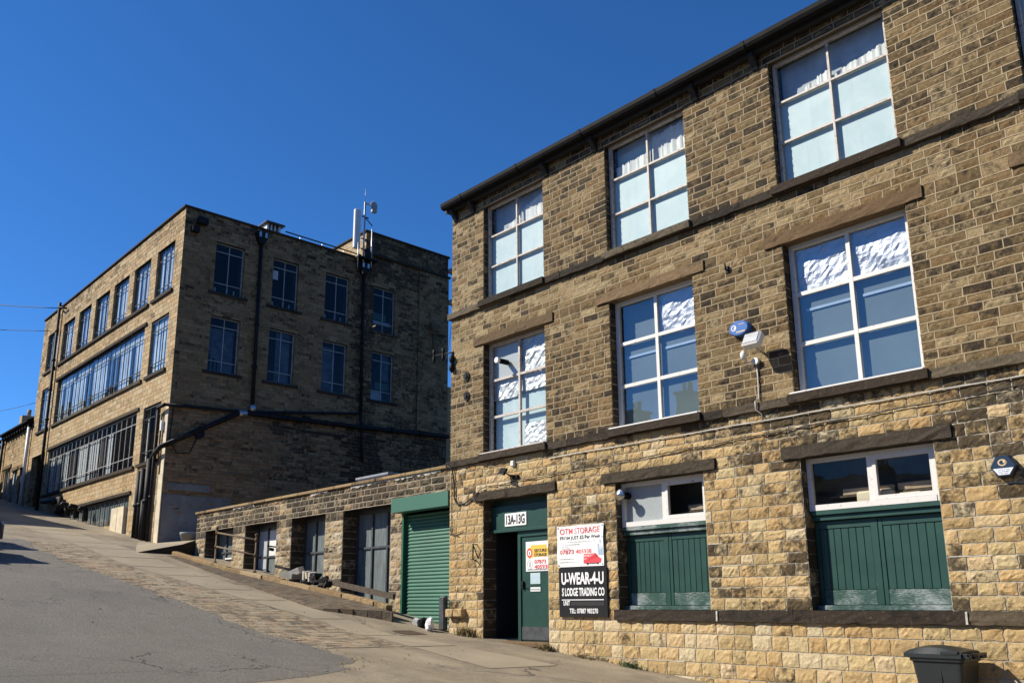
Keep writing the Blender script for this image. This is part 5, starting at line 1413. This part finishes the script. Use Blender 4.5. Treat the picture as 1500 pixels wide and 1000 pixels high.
# drainpipes
def dpipe(pts, rad=.075, name='drainpipe', m_='iron', collars=True):
    mb = MB(); mb.tube(pts, rad, 10)
    if collars:
        for a_, b_ in zip(pts[:-1], pts[1:]):
            a_, b_ = Vector(a_), Vector(b_); L = (b_ - a_).length; n_ = int(L / 1.9)
            for k in range(1, n_ + 1):
                c_ = a_ + (b_ - a_) * (k / (n_ + 1)); d_ = (b_ - a_).normalized() * .06
                mb.tube([c_ - d_, c_ + d_], rad * 1.3, 10)
    mb.build(name, m_, fac)
xo = XB + .13
dpipe([(xo, 3.60, 16.2), (xo, 3.66, 9.2)]); dpipe([(xo, 8.66, 16.2), (xo, 8.74, 9.75)])
dpipe([(xo, 8.74, 9.7), (xo, 8.9, 7.6)], .06)
for y in (3.6, 8.66):
    mb = MB(); mb.prism([(y - .24, 16.75), (y + .24, 16.75), (y + .22, 16.5), (y + .09, 16.22), (y - .09, 16.22), (y - .22, 16.5)], 'x', XB + .02, XB + .28); mb.build('hopper', 'iron', fac)
    mb = MB(); mb.bbox(XB + .281, XB + .30, y - .18, y - .08, 16.5, 16.72, .003); mb.bbox(XB + .281, XB + .30, y + .08, y + .18, 16.5, 16.72, .003); mb.build('bracket', 'galv', fac)
dpipe([(xo, .2, 8.86), (xo, 3.3, 9.02), (xo, 8.7, 9.72)], .06)
dpipe([(-32.9, YB - .16, 6.95), (-32.6, YB - .18, 7.1), (XB + .15, .15, 7.25), (xo + .02, 3.1, 8.93), (xo + .02, 3.5, 8.98), (xo + .02, 8.8, 9.12), (xo + .02, 13.66, 9.30)], .095)
mb = MB(); mb.tube([(xo + .02, 3.1, 8.93), (xo + .02, 3.42, 8.97)], .125, 10); mb.tube([(xo, 3.68, 9.1), (xo, 3.68, 9.35)], .13, 10); mb.build('pale_joint', 'galv', fac)
for x, z0, z1, rr_ in ((-33.95, 3.95, 6.6, .11), (-33.6, 3.9, 6.65, .10), (-33.0, 3.75, 6.95, .12), (-33.3, 3.8, 5.4, .09), (-32.62, 3.75, 8.9, .055)):
    dpipe([(x, YB - .18, z0), (x, YB - .18, z1)], rr_)
dpipe([(-32.8, YB - .14, 6.9), (-32.8, YB - .14, 8.75), (-32.6, YB - .2, 8.85), (XB + .14, .2, 8.86)], .07)
dpipe([(-48.15, YB - .14, 17.2), (-48.05, YB - .14, 9.3), (-48.0, YB - .14, 6.2)], .075)
mb = MB(); mb.tube([(-48.15, YB - .14, 16.9), (-47.7, YB - .3, 16.8), (-47.0, YB - .1, 16.6)], .05, 8); mb.build('overflow_pipe', 'iron', fac)
mb = MB(); mb.bbox(-33.4, -32.5, YB - .35, YB - .05, 3.62, 3.78, .02); mb.build('pipe_plinth', 'iron', fac)
mb = MB(); mb.bbox(-32.42, -32.28, YB - .14, YB - .03, 7.95, 8.35, .01); mb.build('meter_box', 'offwhite', fac)
mb = MB(); mb.tube([(XB + .02, 1.6, 7.9), (XB + .2, 1.6, 7.92)], .17, 12); mb.tube([(XB + .05, .55, 8.9), (XB + .06, .5, 7.6), (XB + .06, .8, 7.1), (XB + .06, 1.3, 7.15), (XB + .06, 1.55, 7.8)], .02, 6); mb.build('alarm_bell', 'iron', fac)
mb = MB(); mb.bbox(XB + .02, XB + .3, .85, 1.25, 16.35, 16.62, .02); mb.bbox(XB + .02, XB + .25, .65, .95, 15.95, 16.2, .02); mb.build('floodlight', 'iron', fac)
mb = MB(); mb.bbox(XB + .02, XB + .18, 12.55, 12.95, 14.2, 14.35, .02); mb.tube([(XB + .12, 12.75, 14.2), (XB + .12, 12.75, 13.0)], .07, 8); mb.prism([(12.5, 14.75), (13.0, 14.75), (12.92, 14.35), (12.58, 14.35)], 'x', XB + .03, XB + .25); mb.build('rainwater_head', 'lintel', fac)
mb = MB()
for z in (17.75, 16.1): mb.bbox(XB - .1, XB + .25, 13.67, 14.1, z - .1, z + .1, .01)
mb.build('cable_bracket', 'steelframe', fac)
# low rear annex glimpsed between the buildings
an = MB(); an.box(-44, XB - .02, 13.67, 15.2, 4, 11.8); an.build('rear_annex', 'stone_far', fac)

# things on the far roof
vt = thing('roof_ventilator', (-32.9, 4.6, 17), 'small white louvred ventilator turret on the far factory roof', 'ventilator')
mb = MB(); mb.bbox(-33.3, -32.55, 4.12, 4.85, 17.0, 17.22, .02); mb.bbox(-33.25, -32.6, 4.16, 4.26, 17.22, 17.62, .01); mb.bbox(-33.25, -32.6, 4.71, 4.81, 17.22, 17.62, .01); mb.bbox(-33.25, -33.1, 4.262, 4.708, 17.22, 17.62, .01)
for y in (4.38, 4.55): mb.box(-32.66, -32.62, y - .04, y + .04, 17.22, 17.62)
mb.build('housing', 'offwhite', vt)
mb = MB(); mb.bbox(-33.4, -32.45, 4.05, 4.95, 17.62, 17.70, .02); mb.build('cap', 'steeldark', vt)
rl = thing('roof_handrail', (-32.3, 6.6, 17.04), 'low dark handrail along the far factory parapet', 'railing')
mb = MB(); mb.tube([(-32.3, 4.9, 17.34), (-32.3, 8.75, 17.32)], .03, 6); mb.build('rail', 'iron', rl)
for y in (5.6, 6.7, 7.8): 
    mb = MB(); mb.tube([(-32.3, y, 17.03), (-32.3, y, 17.34)], .022, 6); mb.build('post', 'galv', rl)
mb = MB(); mb.bbox(-33.0, -32.5, 5.1, 6.1, 17.05, 17.25, .02)
mb.build('roof_duct', 'offwhite', base=(-32.7, 5.6, 17.04), label='pale flat duct box behind the handrail on the far factory roof', category='duct')
ant = thing('antenna_mast', (-32.0, 8.5, 16.9), 'phone mast with a tall white panel and a small dish on the far factory', 'antenna')
mb = MB(); mb.tube([(XB + .2, 8.55, 16.2), (XB + .2, 8.55, 19.75)], .045, 8); mb.tube([(XB + .25, 8.95, 16.6), (XB + .25, 8.95, 18.5)], .035, 8); mb.tube([(XB + .3, 8.2, 16.4), (XB + .3, 8.2, 17.6)], .03, 8); mb.tube([(XB + .2, 8.55, 19.75), (XB + .2, 8.55, 20.4)], .008, 5); mb.build('pole', 'galv', ant)
mb = MB(); mb.bbox(XB + .02, XB + .22, 8.05, 8.37, 17.35, 19.3, .04); mb.build('panel_antenna', 'offwhite', ant)
mb = MB(); mb.tube([(XB + .25, 8.9, 19.62), (XB + .32, 8.93, 19.62), (XB + .36, 8.94, 19.62), (XB + .42, 8.95, 19.62)], [.1, .22, .22, .16], 18); mb.tube([(XB + .2, 8.55, 19.68), (XB + .28, 8.85, 19.66)], .04, 8); mb.bbox(XB + .22, XB + .38, 8.85, 9.1, 19.3, 19.46, .02); mb.build('dish', 'steelframe', ant)
mb = MB()
for z in (19.0, 17.9, 17.4, 16.9): mb.tube([(XB + .2, 8.4, z), (XB + .22, 8.75, z - .02)], .03, 6); mb.tube([(XB + .2, 8.55, z), (XB + .25, 8.95, z - .35)], .022, 6)
mb.build('clamp', 'iron', ant)
mb = MB(); mb.bbox(XB + .05, XB + .45, 8.15, 9.2, 16.88, 16.95, .01); mb.tube([(XB + .02, 8.3, 16.9), (XB + .4, 8.35, 16.3)], .03, 6); mb.tube([(XB + .02, 9.0, 16.9), (XB + .4, 8.9, 16.35)], .03, 6); mb.bbox(XB + .1, XB + .35, 8.62, 8.85, 17.0, 17.45, .02); mb.build('cradle', 'iron', ant)

# bucket on the ramp
bu = thing('bucket', (-31.2, 1.2, 3.78), 'dirty pale bucket standing against the rendered foot of the far factory', 'bucket')
mb = MB(); c_ = (-31.15, 1.15); zq = 3.78
mb.tube([(c_[0], c_[1], zq), (c_[0], c_[1], zq + .25), (c_[0], c_[1], zq + .27), (c_[0], c_[1], zq + .32)], [.2, .26, .28, .28], 16); mb.build('pail', 'render', bu)
mb = MB(); mb.tube([(c_[0], c_[1], zq + .322), (c_[0], c_[1], zq + .34)], .285, 16); mb.build('lid', 'skyink', bu)

# ------------------------------------------------------------------ terraces further up the hill
ter = thing('terrace_building', (-54, 4, 6.8), 'stone terrace with dark dentilled gutter beyond the far factory', 'building')
mb = MB(); CF = Plane((0, YB + .02, 0), (1, 0, 0), (0, -1, 0))
ch = [(-52.9, -51.9, 6.2, 8.9), (-54.4, -53.4, 6.2, 8.9), (-56.6, -55.0, 7.5, 9.2)]
masonry(mb, CF, -57.2, -51.25, [(5.2, 11.1, .2)], ch, (.3, .6), .014, .02, .5, 1, lambda x, z: .5 if z > 9.6 else .15, 0, 1, -.004)
mb.box(-57.2, -51.25, YB + .3, 8, 5.2, 11.1)
mb.build('wall', ['stone_far', 'mortar_far'], ter)
mb = MB(); mb.quad((-57.25, YB - .3, 11.35), (-51.2, YB - .3, 11.35), (-51.2, 4.3, 13.6), (-57.25, 4.3, 13.6)); mb.quad((-57.25, 9, 11.3), (-57.25, 4.3, 13.6), (-51.2, 4.3, 13.6), (-51.2, 9, 11.3)); mb.build('roof', 'slate', ter)
mb = MB(); mb.bbox(-57.25, -51.2, YB - .34, YB - .001, 11.22, 11.34, .02)
for x in np.arange(-57, -51.3, .55): mb.box(x, x + .2, YB - .22, YB - .001, 11.0, 11.219)
mb.build('gutter', 'black', ter)
for p, q, z0, z1 in ch:
    mb = MB(); mb.box(p, p + .08, YB + .12, YB + .2, z0, z1); mb.box(q - .08, q, YB + .12, YB + .2, z0, z1); mb.box(p + .08, q - .08, YB + .12, YB + .2, z1 - .08, z1); mb.box((p + q) / 2 - .03, (p + q) / 2 + .03, YB + .12, YB + .2, z0, z1 - .08)
    wn = mb.build('window', 'frameold', ter); g = MB(); g.quad((p, YB + .17, z0), (q, YB + .17, z0), (q, YB + .17, z1), (p, YB + .17, z1)); g.build('pane', 'glassdirty', wn)
    g = MB(); g.quad((p, YB + .25, z0), (q, YB + .25, z0), (q, YB + .25, z1), (p, YB + .25, z1)); g.build('blind', 'film' if z0 > 7 else 'darkblue', wn)
    mb = MB(); mb.bbox(p - .15, q + .15, YB - .05, YB + .1, z1 + .003, z1 + .2, .01); mb.build('lintel', 'lintel', ter)
mb = MB(); mb.tube([(-51.45, YB - .12, 11.2), (-51.45, YB - .12, 6.4)], .09, 8); mb.build('drainpipe', 'offwhite', ter)
mb = MB(); mb.tube([(-57.0, YB - .12, 11.2), (-57.0, YB - .12, 7)], .08, 8); mb.build('black_drainpipe', 'iron', ter)
ter2 = thing('gabled_house', (-63, 4, 8), 'stone house with grey slate roof at the far left edge of the street', 'building')
mb = MB()
masonry(mb, Plane((0, YB + .1, 0), (1, 0, 0), (0, -1, 0)), -70, -57.3, [(6, 11.0, .2)], [(-60, -58.8, 8.6, 10.2)], (.3, .6), .014, .02, .5, 1, lambda x, z: .15, 0, 1, -.004)
mb.box(-70, -57.3, YB + .5, 8, 6, 11.0); mb.build('wall', ['stone_far', 'mortar_far'], ter2)
mb = MB(); mb.quad((-70.2, YB - .25, 11.05), (-57.27, YB - .25, 11.05), (-57.27, 4.3, 13.9), (-70.2, 4.3, 13.9)); mb.quad((-70.2, 9, 11), (-70.2, 4.3, 13.9), (-57.27, 4.3, 13.9), (-57.27, 9, 11)); mb.build('roof', 'slate', ter2)
mb = MB(); mb.bbox(-60.0, -58.8, YB + .25, YB + .32, 8.6, 10.2, .01); mb.build('window', 'frameold', ter2)
for x in (-69.6, -62):
    mb = MB(); mb.bbox(x, x + .7, 3.8, 4.8, 13.2, 15.0, .03); mb.tube([(x + .35, 4.3, 15), (x + .35, 4.3, 15.5)], .14, 8); mb.build('chimney', 'stone_far', ter2)

# overhead wires
def wire(p, q, sag, label, rad=.022):
    mb = MB(); p, q = Vector(p), Vector(q); pts = []
    for k in range(15):
        t = k / 14; v = p.lerp(q, t); v.z -= 4 * sag * t * (1 - t); pts.append(v)
    mb.tube(pts, rad, 5); mb.build('overhead_wire', 'cable', base=q, label=label, category='wire')
wire((-62, -7.0, 20.2), (-48.2, YB - .2, 16.9), .25, 'upper black wire crossing the sky to the top of the far factory drainpipe')
wire((-62, -7.0, 18.3), (-49.8, YB - .05, 16.05), .2, 'lower black wire slanting across the sky to the far factory top window', .018)
wire((-66, -3.5, 13.8), (-51.2, YB - .05, 12.3), .5, 'thin sagging wire low in the sky beside the left edge of the far factory', .014)
wire((XB + .12, 13.8, 16.1), (-14.6, .3, 9.6), .8, 'thin wire between the far factory corner and the near mill, upper of two', .010)
wire((XB + .12, 13.8, 14.9), (-14.9, -.15, 7.1), .9, 'thin wire from the near mill insulator bracket to the far factory, lower of two', .010)

# ------------------------------------------------------------------ off-frame street: low shed, tall block, sky-blocking hill ring, parked cars
sh_ = thing('street_shed', (-50, -10, 5), 'flat-roofed stone shed across the street, shading the road', 'building')
sx, sy, szt = -41.4, -5.6, 9.98
mb = MB(); mb.box(-52.3, sx, -15, sy, 3.5, szt); mb.build('wall', 'stone_far', sh_)
mb = MB(); mb.bbox(-52.3, sx + .05, -15.05, sy + .05, szt, szt + .08, .02); mb.build('roof', 'lead', sh_)
mb = MB()
for x in (-50.5, -47.5, -44.5): mb.bbox(x, x + 1.6, sy - .0, sy + .04, 6.6, 8.4, .01)
mb.build('window', 'steeldark', sh_)
tb = thing('street_block', (-62, -12, 7), 'tall stone block across the street, shading the terrace', 'building')
mb = MB(); mb.box(-76, -52.4, -18, -6.6, 4, 16.1); mb.build('wall', 'stone_far', tb)
mb = MB(); mb.bbox(-76.1, -52.3, -18.1, -6.5, 16.1, 16.2, .02); mb.build('roof', 'lead', tb)
mb = MB()
for x in np.arange(-74, -54, 3.2):
    for z in (8.5, 12): mb.bbox(x, x + 1.5, -6.6, -6.56, z, z + 2, .01)
mb.build('window', 'steeldark', tb)

mb = MB(); n_, m_ = 160, 8; g = np.random.default_rng(5)
P = []
for i in range(n_):
    a_ = 2 * math.pi * i / n_
    k = .62 + .38 * (1 - math.cos(a_ - math.pi)) / 2        # lower on the uphill (-X) side, higher across the valley
    for j in range(m_ + 1):
        t = j / m_; rad = 190 + 120 * t
        hgt = (-6 if j == 0 else (10 + 46 * k * math.sin(t * 1.45)) + g.normal(0, 1.6))
        P.append((-20 + rad * math.cos(a_), -10 + rad * math.sin(a_), hgt))
mb.add(P, [(i * (m_ + 1) + j, i * (m_ + 1) + j + 1, ((i + 1) % n_) * (m_ + 1) + j + 1, ((i + 1) % n_) * (m_ + 1) + j) for i in range(n_) for j in range(m_)])
mb.build('sky_block_hills', 'hillgreen', kind='structure')  # hillside extended into an unseen ring that blocks bright low sky

oh = thing('opposite_house', (-31, -26, 3), 'stone house with two chimney stacks facing the mill across the yard', 'building')
mb = MB(); mb.box(-36, -26.2, -30, -22, 0, 8.3); mb.build('wall', 'stone_far', oh)
mb = MB(); mb.prism([(-30.3, 8.3), (-21.7, 8.3), (-26, 11.0)], 'x', -36.2, -26.0); mb.build('roof', 'slate', oh)
for x, zt_ in ((-31.0, 12.0), (-27.5, 12.5)):
    mb = MB(); mb.bbox(x, x + .85, -26.6, -25.4, 10.3, zt_, .03); mb.bbox(x - .08, x + .93, -26.7, -25.3, zt_, zt_ + .15, .02)
    for k in (.22, .62): mb.tube([(x + k, -26, zt_ + .15), (x + k, -26, zt_ + .7)], .13, 8)
    mb.build('chimney', 'stone_far', oh)

# row of houses opposite, behind the camera: seen only in the window reflections
op = thing('opposite_terrace', (-8, -42, -2), 'stone terrace with chimneys on the opposite side of the yard', 'building')
mb = MB(); mb.box(-30, 14, -50, -40, -3, 5.2); mb.build('wall', 'stone_far', op)
mb = MB(); mb.prism([(-50.3, 5.2), (-39.7, 5.2), (-45, 8.6)], 'x', -30.2, 14.2); mb.build('roof', 'slate', op)
for x in (-26, -18, -10, -2, 6):
    mb = MB(); mb.bbox(x, x + 1.3, -45.6, -44.4, 7.8, 10.2, .03)
    for k in (.3, .65, 1.0): mb.tube([(x + k, -45, 10.2), (x + k, -45, 10.8)], .13, 8)
    mb.build('chimney', 'stone_far', op)

yb_ = thing('sky_block_mill', (26, -16, -2), 'unseen dark stone block added to shut off the sky beyond the yard', 'building')
mb = MB(); mb.box(18, 36, -40, 6, -4, 13); mb.build('wall', 'dressed', yb_)  # added out of view to put dark stone before the bright low sky
mb = MB(); mb.prism([(-40.3, 13), (6.3, 13), (6.3, 13.3), (-17, 17.5), (-40.3, 13.3)], 'x', 17.8, 36.2); mb.build('roof', 'slate', yb_)
for y in np.arange(-37, 4, 4.5):
    for z in (1, 4.8, 8.6):
        mb = MB(); mb.bbox(17.93, 17.99, y, y + 2, z, z + 2.4, .01); mb.build('window', 'steeldark', yb_)

def car_paint(name, col): return mat(name, lambda n, b: (n.put(b.inputs['Base Color'], (*col, 1)), b.inputs['Roughness'].__setattr__('default_value', .3), b.inputs['Coat Weight'].__setattr__('default_value', .8)))
def parked_car(cx, yf, paint, label):
    """a hatchback with its nose at y = yf, pointing to +Y"""
    z0 = float(zg(cx, yf - 2)) + .02
    t = thing('parked_car', (cx, yf - 2, z0), label, 'car', 'cars parked side by side at the left of the road')
    side = [(0, .30), (0, .62), (-.15, .80), (-1.15, .98), (-1.95, 1.42), (-3.2, 1.47), (-3.95, 1.05), (-4.05, .75), (-4.05, .32)]
    mb = MB()
    secs = [(-.84, .05), (-.78, 0), (.78, 0), (.84, .05)]
    P = []
    for sx_, ins in secs:
        for (y, z) in side:
            tuck = .14 * max(0, (z - .9) / .6)
            P.append((cx + sx_ * (1 - tuck), yf + (y - ins if y > -2 else y + ins), z0 + z - ins * .4))
    n = len(side)
    fs = [(k * n + i, (k + 1) * n + i, (k + 1) * n + i + 1, k * n + i + 1) for k in range(3) for i in range(n - 1)] + [(k * n + n - 1, (k + 1) * n + n - 1, (k + 1) * n, k * n) for k in range(3)]
    fs += [tuple(range(n)), tuple(range(4 * n - 1, 3 * n - 1, -1))]
    mb.add(P, fs); mb.build('body', paint, t)
    gl = MB()
    gl.add([(cx - .62, yf - 1.2, z0 + 1.01), (cx + .62, yf - 1.2, z0 + 1.01), (cx + .6, yf - 1.93, z0 + 1.425), (cx - .6, yf - 1.93, z0 + 1.425)], [(0, 1, 2, 3)])
    gl.build('windscreen', 'steeldark', t)
    for sx_ in (-1, 1):
        gl = MB(); xw = cx + sx_ * .83
        gl.prism([(yf - 1.35, z0 + 1.0), (yf - 2.0, z0 + 1.36), (yf - 3.15, z0 + 1.38), (yf - 3.7, z0 + 1.04)], 'x', xw - .012, xw + .006); gl.build('side_window', 'steeldark', t)
        hl = MB(); hl.bbox(cx + sx_ * .66 - .14, cx + sx_ * .66 + .14, yf - .12, yf + .005, z0 + .58, z0 + .72, .02); hl.build('headlight', 'galv', t)
        mr = MB(); mr.bbox(cx + sx_ * .95 - .09, cx + sx_ * .95 + .09, yf - 1.5, yf - 1.4, z0 + .98, z0 + 1.1, .02); mr.build('mirror', paint, t)
        for yy in (-.75, -3.25):
            wl = MB(); wl.tube([(cx + sx_ * .66, yf + yy, z0 + .3), (cx + sx_ * .85, yf + yy, z0 + .3)], .31, 20, smooth=False); wh = wl.build('wheel', 'rubber', t)
            rm = MB(); rm.tube([(cx + sx_ * .85, yf + yy, z0 + .3), (cx + sx_ * .862, yf + yy, z0 + .3)], .2, 14, smooth=False); rm.build('rim', 'galv', wh)
M['silver'] = car_paint('silver_car_paint', (.72, .74, .76))
M['navycar'] = car_paint('dark_car_paint', (.03, .04, .06))
parked_car(-25.6, -6.15, 'navycar', 'dark hatchback parked nose-in at the left, nearest of the two cars')
parked_car(-28.9, -5.6, 'silver', 'silver hatchback parked nose-in at the left, farther of the two cars')
